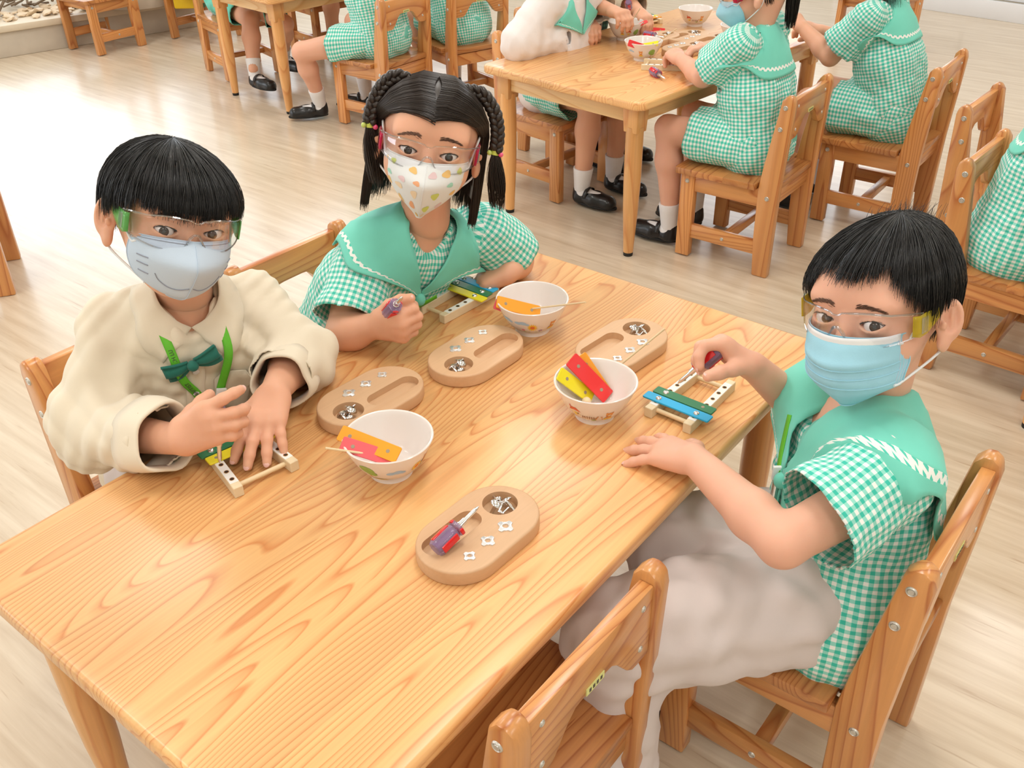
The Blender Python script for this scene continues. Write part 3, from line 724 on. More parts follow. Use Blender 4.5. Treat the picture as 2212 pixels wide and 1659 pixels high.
# ---------------- ledge with shells and shelf at top left, cabinet at top right
M['stone'] = mat('beige_stone', (.62, .55, .46), .6, noise=.12, nscale=12)
M['bark'] = mat('dry_bark', (.20, .14, .09), .9, noise=.4, nscale=30, bump=.6, bscale=60)
M['shell'] = mat('shell_cream', (.74, .58, .40), .6, noise=.2, nscale=50, bump=.4, bscale=90)
A = at(0, 127, 0); B = at(440, 55, 0); d = (B-A).normalized(); nrm = Vector((-d.y, d.x, 0))
ang = math.atan2(d.y, d.x)
led = empty('display_ledge', A, ang, 'beige raised ledge covered with shells and dry bark at top left', 'ledge')
ob('step_face', box_me((-1.5, 0, 0), (1.75, .9, .13), .004), led, M['stone'])
ob('ledge_slab', box_me((-1.5, -.02, .13), (1.75, .9, .165), .006), led, mat('pale_ledge_top', (.72, .62, .48), .5, noise=.1, nscale=8))
rs = random.Random(3); V_ = []; F_ = []
bm = bmesh.new()
for k in range(260):
    x = rs.uniform(-.9, 1.25); y = rs.uniform(.03, .3); s = rs.uniform(.015, .045)
    q = bmesh.ops.create_icosphere(bm, subdivisions=1, radius=1)
    Mx = Matrix.Translation((x, y, .168+s*.25)) @ Euler((rs.uniform(-.5, .5), rs.uniform(-.5, .5), rs.uniform(0, 6))).to_matrix().to_4x4() @ Matrix.Diagonal((s, s*.8, s*.28, 1))
    bmesh.ops.transform(bm, matrix=Mx, verts=q['verts'])
me = bm_mesh(bm, smooth=30); o = ob('shell_pile', me, led, M['shell']); o['kind'] = 'stuff'
bm = bmesh.new()
for k in range(420):
    x = rs.uniform(-1.3, 1.35); y = rs.uniform(.2, .8); a = rs.uniform(0, 3.1); l = rs.uniform(.05, .16)
    bm_box(bm, (-l/2, -.006, 0), (l/2, .006, .008), 0, mat=Matrix.Translation((x, y, .18+rs.random()*.09)) @ Euler((rs.uniform(-.4, .4), rs.uniform(-.5, .5), a)).to_matrix().to_4x4())
o = ob('bark_litter', bm_mesh(bm, smooth=None), led, M['bark']); o['kind'] = 'stuff'
st = at(345, 10, .25)
r = lathe_me([(0, 0), (.2, 0), (.22, .05), (.21, .16), (.19, .17), (0, .17)], 40)
o = ob('round_plinth', r, None, M['stone'], (st.x-.28, st.y+.50, .165)); tag(o, 'round beige stone plinth on the ledge behind the chairs', 'plinth')
for (px, col, wd, hh, lb) in ((404, (.90, .62, .02), .06, .14, 'yellow storage tub on the ledge at top left'), (430, (.05, .22, .10), .04, .12, 'dark green box on the ledge at top left')):
    q = at(px, 16, .166); o = ob('storage_tub', box_me((-wd, -wd*.7, 0), (wd, wd*.7, hh), .01, 2), None, mat(lb[:8], col, .4), (q.x, q.y, .166)); tag(o, lb, 'box')
A = at(1960, 15, 0); B = at(2212, 53, 0); d = (B-A).normalized(); ang = math.atan2(d.y, d.x)
cab = empty('white_cabinet', A, ang, 'white floor cabinet with flat doors at the top right corner', 'cabinet')
ob('plinth', box_me((-.5, -.0, 0), (3, .03, .10), .002), cab, M['white']); ob('carcass', box_me((-.5, .06, .1), (3, .5, .8), .002), cab, M['white'])
for k in range(4): ob('door', box_me((-.5+k*.86, .035, .105), (-.5+k*.86+.845, .058, .78), .003), cab, M['white'])
p = at(2110, 345, .54)
hd = -38
def rear(px, py, hdg, label):
    """chair placed by the photo position of the top of its left rear post (as seen from behind the sitter: near post)"""
    q = at(px, py, .54); a = math.radians(hdg); f = Vector((math.cos(a), math.sin(a), 0)); s = Vector((-f.y, f.x, 0))
    return q+f*.16, s
q, s = rear(2090, 342, -41, ''); c1 = q+s*.13; chair(c1.x, c1.y, -41, 'pine chair at the right edge under the child in gingham seen from behind')
q, s = rear(2087, 226, -41, ''); c2 = q+s*.13; chair(c2.x, c2.y, -41, 'empty pine chair back behind the child at the right edge')
q = at(2205, 230, .3); chair(q.x+.31, q.y+.14, 140, 'pine chair at the right edge of which one upright shows, above the seated child')
q = at(1922, 130, 0); chair(q.x-.05, q.y+.16, 215, 'pine chair behind the second girl seen from behind, mostly hidden')
q = at(16, 636, 0); chair(q.x-.176, q.y+.074, 200, 'pine chair at the left edge of which one leg foot shows')
# ---------------- signed distance volumes -> one continuous mesh
def nv(v): v = np.asarray(v, float); return v/max(1e-9, np.linalg.norm(v))
class Vol:
    def __init__(s, lo, hi, h):
        s.lo = np.array(lo, float); s.h = h
        s.n = np.ceil((np.array(hi)-s.lo)/h).astype(int)+1
        s.F = np.full(s.n, .05, np.float32)
        s.ax = [(s.lo[i]+h*np.arange(s.n[i])).astype(np.float32) for i in range(3)]
    def box(s, lo, hi):
        a = np.clip(np.floor((np.array(lo)-s.lo)/s.h).astype(int), 0, s.n-1); b = np.clip(np.ceil((np.array(hi)-s.lo)/s.h).astype(int)+1, 1, s.n)
        if np.any(b <= a): return None
        return tuple(slice(a[i], b[i]) for i in range(3))
    def xyz(s, sl): return s.ax[0][sl[0]][:, None, None], s.ax[1][sl[1]][None, :, None], s.ax[2][sl[2]][None, None, :]
    def comb(s, sl, d, k, op):
        A = s.F[sl]
        if op == 'sub': d = -d
        if op in ('sub', 'max'):
            if k <= 0: s.F[sl] = np.maximum(A, d); return
            h = np.clip(.5-.5*(A-d)/k, 0, 1); s.F[sl] = A*(1-h)+d*h+k*h*(1-h)
        else:
            if k <= 0: s.F[sl] = np.minimum(A, d); return
            h = np.clip(.5+.5*(A-d)/k, 0, 1); s.F[sl] = A*(1-h)+d*h-k*h*(1-h)
    def cone(s, a, b, ra, rb, k=.01, op='add', flat=None):
        a = np.array(a, float); b = np.array(b, float); m = max(ra, rb)+k+.014
        sl = s.box(np.minimum(a, b)-m, np.maximum(a, b)+m)
        if sl is None: return
        x, y, z = s.xyz(sl); ba = (b-a).astype(np.float32); L2 = max(1e-9, float(ba@ba))
        px, py, pz = x-np.float32(a[0]), y-np.float32(a[1]), z-np.float32(a[2])
        t = np.clip((px*ba[0]+py*ba[1]+pz*ba[2])/L2, 0, 1)
        qx, qy, qz = px-t*ba[0], py-t*ba[1], pz-t*ba[2]
        d2 = qx*qx+qy*qy+qz*qz
        if flat is not None:      # (unit vector, factor>1 squashes along it)
            n, f = flat; pn = qx*np.float32(n[0])+qy*np.float32(n[1])+qz*np.float32(n[2]); d2 = d2+(f*f-1)*pn*pn
        s.comb(sl, np.sqrt(d2)-(ra+(rb-ra)*t), k, op)
    def chain(s, pts, rad, k=.01, op='add', flat=None):
        for i in range(len(pts)-1): s.cone(pts[i], pts[i+1], rad[i], rad[i+1], k, op, flat)
    def ell(s, c, r, R=None, k=.01, op='add'):
        c = np.array(c, float); r = np.array(r, float); R = np.eye(3) if R is None else np.array(R)
        m = max(r)+k+.014; sl = s.box(c-m, c+m)
        if sl is None: return
        x, y, z = s.xyz(sl); px, py, pz = x-np.float32(c[0]), y-np.float32(c[1]), z-np.float32(c[2])
        k0 = 0; k1 = 0
        for i in range(3):
            q = px*np.float32(R[0, i])+py*np.float32(R[1, i])+pz*np.float32(R[2, i]); u = q/np.float32(r[i]); k0 = k0+u*u; k1 = k1+(u/np.float32(r[i]))**2
        k0 = np.sqrt(k0); k1 = np.sqrt(k1)+1e-6
        s.comb(sl, (k0*(k0-1)/k1).astype(np.float32), k, op)
    def plane(s, p, n, k=0, near=None):
        """remove the side the normal points to"""
        p = np.array(p, float); n = nv(n)
        sl = s.box(p-near, p+near) if near is not None else (slice(None),)*3
        x, y, z = s.xyz(sl); s.comb(sl, (x-p[0])*n[0]+(y-p[1])*n[1]+(z-p[2])*n[2]+0*s.F[sl], k, 'max')
    def ax_hi(s): return s.lo+s.h*(s.n-1)-s.h*.01
    def merge(s, o, k):
        A = s.F; B = o.F[:A.shape[0], :A.shape[1], :A.shape[2]]
        h = np.clip(.5+.5*(A-B)/k, 0, 1); s.F = (A*(1-h)+B*h-k*h*(1-h)).astype(np.float32)
    def folds(s, amp, wl, seed=0, stretch=(1, 1, 1), mask=None, sharp=True):
        rs = np.random.default_rng(seed); idx = np.nonzero(np.abs(s.F) < .03)
        P = np.stack([s.ax[i][idx[i]] for i in range(3)], 1)*np.array(stretch, np.float32)
        n = 0
        for i in range(5):
            kv = nv(rs.normal(size=3))*2*PI/(wl*rs.uniform(.7, 1.6)); qv = nv(rs.normal(size=3))*2*PI/(wl*2.2)
            ph = P@kv.astype(np.float32)+1.7*np.sin(P@qv.astype(np.float32)+rs.uniform(0, 6))+rs.uniform(0, 6)
            v = np.sin(ph); n = n+((1-2*np.abs(v)) if sharp and i % 2 else v)
        n = n/3
        w_ = 1 if mask is None else mask(P/np.array(stretch, np.float32))
        s.F[idx] += (amp*n*w_).astype(np.float32)
    def blur(s, it=1):
        for _ in range(it):
            for a in range(3):
                F = s.F; G = F.copy(); lo = [slice(None)]*3; hi = [slice(None)]*3; mi = [slice(None)]*3
                mi[a] = slice(1, -1); lo[a] = slice(0, -2); hi[a] = slice(2, None)
                G[tuple(mi)] = .5*F[tuple(mi)]+.25*F[tuple(lo)]+.25*F[tuple(hi)]; s.F = G
    def val(s, P):
        q = (np.asarray(P)-s.lo)/s.h; q = np.clip(q, 0, s.n-1.001); i = q.astype(int); f = q-i; r = 0
        for a in (0, 1):
            for b in (0, 1):
                for c in (0, 1):
                    w_ = (f[:, 0] if a else 1-f[:, 0])*(f[:, 1] if b else 1-f[:, 1])*(f[:, 2] if c else 1-f[:, 2])
                    r = r+w_*s.F[i[:, 0]+a, i[:, 1]+b, i[:, 2]+c]
        return r
    def grad(s, P):
        e = s.h; g = np.stack([s.val(P+np.eye(3)[i]*e)-s.val(P-np.eye(3)[i]*e) for i in range(3)], 1)/(2*e)
        return g/np.maximum(1e-6, np.linalg.norm(g, axis=1))[:, None]
    def project(s, P, off=.003, it=8):
        P = np.array(P, float)
        off = np.broadcast_to(np.asarray(off, float), (len(P),))
        for _ in range(it):
            P = P-(s.val(P)-off)[:, None]*s.grad(P)*.8
        return P
    def mesh(s):
        """naive surface nets"""
        F = s.F; F[0] = F[-1] = .05; F[:, 0] = F[:, -1] = .05; F[:, :, 0] = F[:, :, -1] = .05
        S = F < 0
        c = [S[a:S.shape[0]-1+a, b:S.shape[1]-1+b, d:S.shape[2]-1+d] for a in (0, 1) for b in (0, 1) for d in (0, 1)]
        al = c[0].copy(); an = c[0].copy()
        for q in c[1:]: al &= q; an |= q
        act = an & ~al; I = np.argwhere(act)
        ids = np.full(act.shape, -1, np.int64); ids[tuple(I.T)] = np.arange(len(I))
        acc = np.zeros((len(I), 3)); cnt = np.zeros(len(I))
        cor = [(a, b, d) for a in (0, 1) for b in (0, 1) for d in (0, 1)]
        vals = {q: F[I[:, 0]+q[0], I[:, 1]+q[1], I[:, 2]+q[2]].astype(float) for q in cor}
        for q in cor:
            for a in range(3):
                if q[a] == 0:
                    r = list(q); r[a] = 1; r = tuple(r); v0 = vals[q]; v1 = vals[r]; mk = (v0 < 0) != (v1 < 0)
                    t = np.where(mk, v0/np.where(mk, v0-v1, 1), 0); p = np.array(q, float)[None]+t[:, None]*np.eye(3)[a]
                    acc[mk] += p[mk]; cnt[mk] += 1
        V_ = s.lo+s.h*(I+acc/np.maximum(cnt, 1)[:, None])
        quads = []
        for a in range(3):
            sl0 = [slice(1, -1)]*3; sl0[a] = slice(0, -1); sl1 = [slice(1, -1)]*3; sl1[a] = slice(1, None)
            A = S[tuple(sl0)]; B = S[tuple(sl1)]; E = np.argwhere(A != B)
            if not len(E): continue
            base = E.copy(); o = [1, 1, 1]; o[a] = 0; base += np.array(o)
            b, d = (a+1) % 3, (a+2) % 3
            def gi(db, dd):
                g = base.copy(); g[:, b] += db; g[:, d] += dd; return ids[g[:, 0], g[:, 1], g[:, 2]]
            q = np.stack([gi(-1, -1), gi(0, -1), gi(0, 0), gi(-1, 0)], 1)
            inside = A[tuple(E.T)]
            q[~inside] = q[~inside][:, ::-1]; quads.append(q)
        Q = np.concatenate(quads); Q = Q[(Q >= 0).all(1)]
        return V_, Q
def np_mesh(Vv, Q, smooth=True):
    me = bpy.data.meshes.new('m'); n = Q.shape[1]
    me.vertices.add(len(Vv)); me.vertices.foreach_set('co', np.asarray(Vv, np.float32).ravel())
    me.loops.add(Q.size); me.loops.foreach_set('vertex_index', Q.astype(np.int32).ravel())
    me.polygons.add(len(Q)); me.polygons.foreach_set('loop_start', np.arange(0, Q.size, n, dtype=np.int32))
    me.update(calc_edges=True); me.validate()
    if smooth: me.polygons.foreach_set('use_smooth', np.ones(len(me.polygons), bool))
    return me
def join_vq(parts):
    Vs = []; Qs = []; o = 0
    for v, q in parts: Vs.append(v); Qs.append(q+o); o += len(v)
    return np.concatenate(Vs), np.concatenate(Qs)
def compact(V_, Q):
    used_ = np.unique(Q); mp = np.full(len(V_), -1); mp[used_] = np.arange(len(used_)); return V_[used_], mp[Q]
def set_uv(me, uvs):
    l = me.uv_layers.new(name='cloth'); l.data.foreach_set('uv', np.asarray(uvs, np.float32).ravel())
def cyl_uv(V_, Q, a, b, ref, R_):
    """per-loop cylindrical cloth coordinates in metres about the axis a-b"""
    a = np.asarray(a, float); t = nv(np.asarray(b)-a); r = nv(np.asarray(ref)-t*np.dot(ref, t)); f = np.cross(t, r)
    d = V_-a; th = np.arctan2(d@f, d@r); h = d@t
    T = th[Q]; m = T.mean(1, keepdims=True)
    wrap = (T.max(1)-T.min(1)) > PI
    T[wrap] = np.where(T[wrap] < 0, T[wrap]+2*PI, T[wrap])
    return np.stack([T*R_, h[Q]], 2)
# ---------------- cloth, skin and hair materials
def gingham(name, col=(.05, .52, .40), mid=(.30, .70, .60), white=(.86, .88, .84), per=.0098, rough=.8):
    m, t, b = nt(name); L = t.links.new
    uvn = N(t, 'ShaderNodeUVMap', uv_map='cloth'); sp = N(t, 'ShaderNodeSeparateXYZ'); L(uvn.outputs[0], sp.inputs[0])
    o = []
    for i in (0, 1):
        q = N(t, 'ShaderNodeMath', operation='DIVIDE'); L(sp.outputs[i], q.inputs[0]); q.inputs[1].default_value = per
        f = N(t, 'ShaderNodeMath', operation='FRACT'); L(q.outputs[0], f.inputs[0])
        g = N(t, 'ShaderNodeMath', operation='GREATER_THAN'); L(f.outputs[0], g.inputs[0]); g.inputs[1].default_value = .5
        h = N(t, 'ShaderNodeMath', operation='MULTIPLY'); L(g.outputs[0], h.inputs[0]); h.inputs[1].default_value = .5; o.append(h.outputs[0])
    a = N(t, 'ShaderNodeMath', operation='ADD'); L(o[0], a.inputs[0]); L(o[1], a.inputs[1])
    cr = N(t, 'ShaderNodeValToRGB'); e = cr.color_ramp; e.interpolation = 'CONSTANT'
    e.elements[0].position = 0; e.elements[0].color = (*white, 1); e.elements[1].position = .25; e.elements[1].color = (*mid, 1)
    x = e.elements.new(.75); x.color = (*col, 1); L(a.outputs[0], cr.inputs[0]); L(cr.outputs[0], b.inputs['Base Color'])
    b.inputs['Roughness'].default_value = rough; b.inputs['Specular IOR Level'].default_value = .2; b.inputs['Sheen Weight'].default_value = .15
    return m
M['ging'] = gingham('teal_gingham')
M['ging2'] = gingham('teal_gingham_small', per=.0105)
M['teal'] = mat('teal_collar_cloth', (.19, .66, .53), .8, spec=.2, noise=.04, nscale=30, sheen=.15, bump=.05, bscale=900)
M['tealplain'] = mat('plain_teal_cloth', (.16, .62, .50), .85, spec=.2, sheen=.1)
M['cream'] = mat('cream_cotton', (.80, .71, .56), .85, spec=.2, sheen=.2, bump=.06, bscale=900)
M['cardigan'] = mat('white_knit', (.84, .78, .76), .9, spec=.15, sheen=.3, bump=.2, bscale=500)
M['trousers'] = mat('pale_mauve_cotton', (.66, .58, .56), .85, spec=.2, sheen=.2, bump=.05, bscale=900)
M['tartan'] = gingham('green_tartan', col=(.01, .04, .03), mid=(.02, .10, .07), white=(.05, .2, .15), per=.018)
M['sock'] = mat('white_sock', (.82, .80, .80), .9, spec=.1, bump=.3, bscale=300)
M['blacksock'] = mat('black_sock', (.012, .012, .014), .9, spec=.1)
M['shoe'] = mat('black_leather', (.008, .008, .009), .32, spec=.5, coat=.2, bump=.15, bscale=250)
M['sole'] = mat('black_sole', (.01, .01, .01), .7)
def skin_mat(name, col):
    m = mat(name, col, .5, spec=.35, sss=.25, noise=.05, nscale=14, bump=.03, bscale=700)
    return m
M['skin'] = skin_mat('skin_fair', (.78, .43, .285)); M['skin2'] = skin_mat('skin_warm', (.76, .41, .27)); M['skin3'] = skin_mat('skin_rosy', (.80, .44, .31))
M['nail'] = mat('fingernail', (.86, .52, .46), .3, coat=.3)
def hair_mat(name, col, rough=.33):
    m = mat(name, col, rough, spec=.5, coat=.2); m.node_tree.nodes['Principled BSDF'].inputs['Coat Roughness'].default_value = .3; return m
M['hair'] = hair_mat('black_hair', (.007, .006, .0055)); M['hairb'] = hair_mat('dark_brown_hair', (.022, .013, .009), .38)
M['brow'] = mat('eyebrow_hair', (.13, .065, .04), .7)
M['sclera'] = mat('eye_white', (.74, .70, .68), .2, coat=.5); M['iris'] = mat('dark_brown_iris', (.030, .016, .010), .2, coat=.35); M['pupil'] = mat('pupil', (.004, .004, .004), .1, coat=1)
M['lash'] = mat('lashes', (.012, .008, .007), .6)
M['maskw'] = mat('mask_white_edge', (.84, .86, .88), .8, spec=.2)
M['mask_pale'] = mat('mask_pale_blue', (.56, .67, .80), .8, spec=.2, bump=.08, bscale=500)
M['mask_sky'] = mat('mask_sky_blue', (.36, .66, .80), .8, spec=.2, noise=.1, nscale=30, bump=.08, bscale=500)
M['mask_print'] = mat('mask_white_cloth', (.80, .82, .82), .8, spec=.2)
M['maskline'] = mat('mask_grey_line', (.28, .30, .36), .7)
def lens_mat(name, base, k, tint=(1, 1, 1)):
    m, t, b = nt(name); t.nodes.remove(b); g = N(t, 'ShaderNodeBsdfGlossy'); g.inputs['Roughness'].default_value = .04
    tr = N(t, 'ShaderNodeBsdfTransparent'); tr.inputs[0].default_value = (*tint, 1); mx = N(t, 'ShaderNodeMixShader'); lw = N(t, 'ShaderNodeLayerWeight', i_Blend=.3)
    mm = N(t, 'ShaderNodeMath', operation='MULTIPLY_ADD'); t.links.new(lw.outputs['Fresnel'], mm.inputs[0]); mm.inputs[1].default_value = k; mm.inputs[2].default_value = base
    t.links.new(mm.outputs[0], mx.inputs[0]); t.links.new(tr.outputs[0], mx.inputs[1]); t.links.new(g.outputs[0], mx.inputs[2]); t.links.new(mx.outputs[0], t.nodes['Material Output'].inputs[0]); return m
M['lens'] = lens_mat('clear_lens', .012, .25, (.99, .99, 1))
M['rim'] = lens_mat('clear_rim', .16, .6, (.93, .95, .97))
M['lanyard'] = mat('green_lanyard', (.13, .52, .03), .6, bump=.2, bscale=500)
M['bow'] = mat('dark_green_bow', (.012, .16, .12), .7, sheen=.2)
M['clipwhite'] = mat('white_plastic', (.85, .85, .85), .35)
# ---------------- anatomy
def head_frame(yaw, pitch, roll):
    """columns: person's right, forward, up"""
    y = math.radians(yaw); p = math.radians(pitch)
    f = np.array([math.cos(y)*math.cos(p), math.sin(y)*math.cos(p), math.sin(p)])
    r = nv(np.cross(f, [0, 0, 1])); u = np.cross(r, f); a = math.radians(roll)
    r2 = r*math.cos(a)+u*math.sin(a); u2 = np.cross(r2, f)
    return np.stack([r2, f, u2], 1)
def add_head(v, c, R, neck, s=1.0, ears=True, fine=True):
    T = lambda p: c+R@(np.array(p)*s)
    E = lambda p, r, k=.012, op='add', RR=None: v.ell(T(p), np.array(r)*s, R if RR is None else R@RR, k, op)
    E((0, -.012, .018), (.073, .086, .072)); E((0, -.035, .012), (.066, .064, .062), .02)
    E((0, .018, -.03), (.058, .058, .062), .025)
    E((0, .040, -.062), (.034, .036, .034), .03)
    for q in (-1, 1):
        E((q*.036, .046, -.030), (.028, .028, .030), .02)
        E((q*.033, .058, .022), (.022, .014, .011), .02)
    E((0, .042, .034), (.05, .027, .030), .02)
    v.cone(T((0, .070, .004)), T((0, .090, -.026)), .007*s, .0095*s, .010)
    for q in (-1, 1): E((q*.008, .082, -.029), (.0065, .008, .006), .005)
    E((0, .077, -.048), (.018, .008, .0055), .008)
    if fine:
        for q in (-1, 1):
            E((q*.031, .0885, -.001), (.018, .013, .0095), .010, 'sub')
            E((q*.031, .066, -.001), (.0165, .0150, .0125), .006)
            # almond opening
            sl = v.box(T((q*.031, .08, 0))-.03, T((q*.031, .08, 0))+.03)
            if sl is not None:
                x, y, z = v.xyz(sl); d = [x-c[0], y-c[1], z-c[2]]
                lx, ly, lz = [(d[0]*R[0, i]+d[1]*R[1, i]+d[2]*R[2, i])/s for i in range(3)]
                lx = (lx-q*.031)*q; lz = lz-.0012-.10*lx*.9
                r = .0235; of = .0182
                al = np.maximum(np.sqrt(lx**2+(lz+of-.0004)**2)-r, np.sqrt(lx**2+(lz-of)**2)-r)
                al = np.maximum(al, .055-ly)
                v.comb(sl, (al*s).astype(np.float32), .0012, 'sub')
    if ears:
        for q in (-1, 1):
            ca, sa = math.cos(.55), -math.sin(.55)
            RR = np.array([[ca, -sa*q, 0], [sa*q, ca, 0], [0, 0, 1]]).T
            E((q*.082, -.009, -.010), (.0072, .0175, .027), .006, 'add', RR); E((q*.079, -.002, -.036), (.0065, .010, .012), .006)
            E((q*.0885, -.0045, -.006), (.0095, .0115, .0190), .0015, 'sub', RR); v.cone(T((q*.083, -.012, -.020)), T((q*.0835, -.011, .004)), .0032*s, .0028*s, .002); v.cone(T((q*.0815, .0045, -.014)), T((q*.0825, .005, -.010)), .0035*s, .003*s, .003)
    nb = np.array(neck, float)
    v.cone(T((0, -.020, -.045)), nb, .036*s, .038*s, .02)
    v.cone(T((0, -.05, -.02)), nb+R@np.array([0, -.01, .0]), .04*s, .034*s, .02)
FL = {'i': (.026, .0165, .014), 'm': (.029, .0185, .0145), 'r': (.0265, .0175, .014), 'p': (.0205, .0135, .0125)}
def add_hand(v, Wp, fwd, nrm, side, fingers=None, thumb=None, s=1.0, splay=1.0, wrist_r=.0195, nails=None):
    """side +1: thumb toward fwd x nrm. fingers: dict name->(spread deg, c1, c2, c3) curls in degrees towards the palm"""
    f = nv(fwd); n = nv(np.array(nrm)-f*np.dot(nrm, f)); t = np.cross(f, n)*side
    W0 = np.array(Wp, float); fingers = fingers or {}
    P = lambda a, b, c: W0+(f*a+t*b+n*c)*s
    kn = {'i': (.053, .0205, .001), 'm': (.055, .0070, .003), 'r': (.052, -.0065, .002), 'p': (.046, -.0190, -.001)}
    fl = (n, 1.25)
    for q in kn:
        a, b, c = kn[q]; v.cone(P(.006, b*.55, -.001), P(a, b, c), .0135*s, .0100*s, .009)
    v.cone(P(.012, .012, -.005), P(.036, .016, -.006), .0125*s, .010*s, .01)
    v.cone(P(.012, -.012, -.005), P(.032, -.014, -.005), .011*s, .010*s, .01)
    for q in kn:
        sp, c1, c2, c3 = fingers.get(q, (0, 15, 15, 10)); a, b, c = kn[q]
        base = P(a, b, c); ang = math.radians(sp*splay); d0 = f*math.cos(ang)+t*math.sin(ang)
        r0 = {'i': .0080, 'm': .0083, 'r': .0078, 'p': .0070}[q]*s; p = base; cum = 0; pts = [p]; rr = [r0*1.08]
        for L_, cc, sc_ in zip(FL[q], (c1, c2, c3), (.98, .92, .80)):
            cum += math.radians(cc); d = d0*math.cos(cum)-n*math.sin(cum); p = p+d*L_*s; pts.append(p); rr.append(r0*sc_)
        v.chain(pts, rr, .0035)
        v.cone(pts[0]-d0*.006*s, pts[0], rr[0]*1.1, rr[0], .008)
        if nails is not None:
            up = d0*math.sin(cum)+n*math.cos(cum); nails.append((pts[-1]+up*rr[-1]*.62+d*.001, d, up, r0*.62))
    th = thumb or (40, -20, 15, 10)
    a0, dn, b1, b2 = th    # angle from fwd toward thumb side, angle towards palm, bends back toward the fingers
    def dirv(a, dn_): a = math.radians(a); e = math.radians(dn_); return (f*math.cos(a)+t*math.sin(a))*math.cos(e)-n*math.sin(e)
    p0 = P(.010, .016, -.004); d0 = dirv(a0, dn); p1 = p0+d0*.026*s; d1 = dirv(a0-b1, dn+b1*.3); p2 = p1+d1*.022*s; d2 = dirv(a0-b1-b2, dn+b1*.3+b2*.4); p3 = p2+d2*.0165*s
    v.chain([p0, p1, p2, p3], [.0130*s, .0100*s, .0090*s, .0078*s], .006)
    if nails is not None:
        up = nv(n*.8+t*.5); up = nv(up-d2*np.dot(up, d2)); nails.append((p3+up*.0078*s*.62, d2, up, .0058*s))
def nails_mesh(nl):
    Vs = []; Fs = []
    for (p, d, u, r) in nl:
        d = nv(d); u = nv(u); w_ = np.cross(d, u); b = len(Vs); n = 12
        Vs.append(p+u*r*.42)
        for ring, hh in ((.6, .30), (1., -.05)):
            for k in range(n): a = 2*PI*k/n; Vs.append(p+(d*math.cos(a)*1.15+w_*math.sin(a)*.92)*r*ring+u*r*hh)
        for k in range(n): Fs.append((b, b+1+k, b+1+(k+1) % n)); Fs.append((b+1+k, b+1+n+k, b+1+n+(k+1) % n, b+1+(k+1) % n))
    me = bpy.data.meshes.new('m'); me.from_pydata([tuple(x) for x in Vs], [], Fs); return shade(me)
def eyes(parent, c, R, look, s=1.0):
    """two eyeballs looking at the point look, lash lines and brows"""
    for q in (-1, 1):
        p = c+R@(np.array([q*.031, .0655, -.001])*s); g = nv(np.array(look)-p); r = .0128*s
        vs = []; fs = []; mi = []; th = [0, .06, .19, .21, .32, .49, .52, .7, 1.0, 1.4, 1.9, 2.5, PI]; n = 28
        for t in th:
            for k in range(n):
                a = 2*PI*k/n; rr = r*(1.03 if t < .49 else 1); vs.append((rr*math.sin(t)*math.cos(a), rr*math.sin(t)*math.sin(a), rr*math.cos(t)))
        for i in range(len(th)-1):
            for k in range(n): fs.append((i*n+k, i*n+(k+1) % n, (i+1)*n+(k+1) % n, (i+1)*n+k)); mi.append(2 if th[i+1] < .20 else (1 if th[i+1] < .50 else 0))
        me = bpy.data.meshes.new('m'); me.from_pydata(vs, [], fs); shade(me)
        o = ob('eye', me, parent, [M['sclera'], M['iris'], M['pupil']]); me.polygons.foreach_set('material_index', mi)
        o.matrix_basis = Matrix.Translation(p) @ Vector(g).to_track_quat('Z', 'Y').to_matrix().to_4x4()
        gl = g
def face_lines(parent, vol, c, R, s=1.0, brow=True, browz=.020):
    """lash line, lid crease (skin) and eyebrow hairs laid on the face surface"""
    for q in (-1, 1):
        P = []
        for k in range(13):
            lx = -.0135+.027*k/12; z = -.0182+math.sqrt(max(0, .0235**2-lx**2)); P.append((q*(.031+lx), .075, z+.0016+.09*lx))
        W_ = np.array([c+R@(np.array(p)*s) for p in P]); W_ = vol.project(W_, .0003, 6)
        ob('lash_line', tube_me([tuple(p) for p in W_], [.0004*s+.0008*s*math.sin(PI*min(1, (k+2)/14)) for k in range(13)], 6), parent, M['lash'])
    if brow:
        rs = np.random.default_rng(5)
        for q in (-1, 1):
            lst = []; rad = []
            for k in range(170):
                t = rs.uniform(0, 1); lx = -.018+.037*t; z = browz+.004*math.sin(PI*min(1, t*.9+.1))-.0035*t+rs.normal()*.0016*(1-.55*t)
                a = np.array([q*(.031+lx), .078, z]); b = a+np.array([q*.006, 0, .0016*(1-2*t)+.0008])
                pp = vol.project(np.array([c+R@(a*s), c+R@((a+b)/2*s), c+R@(b*s)]), .0005, 5)
                lst.append([tuple(x) for x in pp]); rad.append([.00020*s, .00030*s, .0001])
            o = ob('eyebrow', multi_tube(lst, rad, 3), parent, M['brow']); o['kind'] = 'stuff'
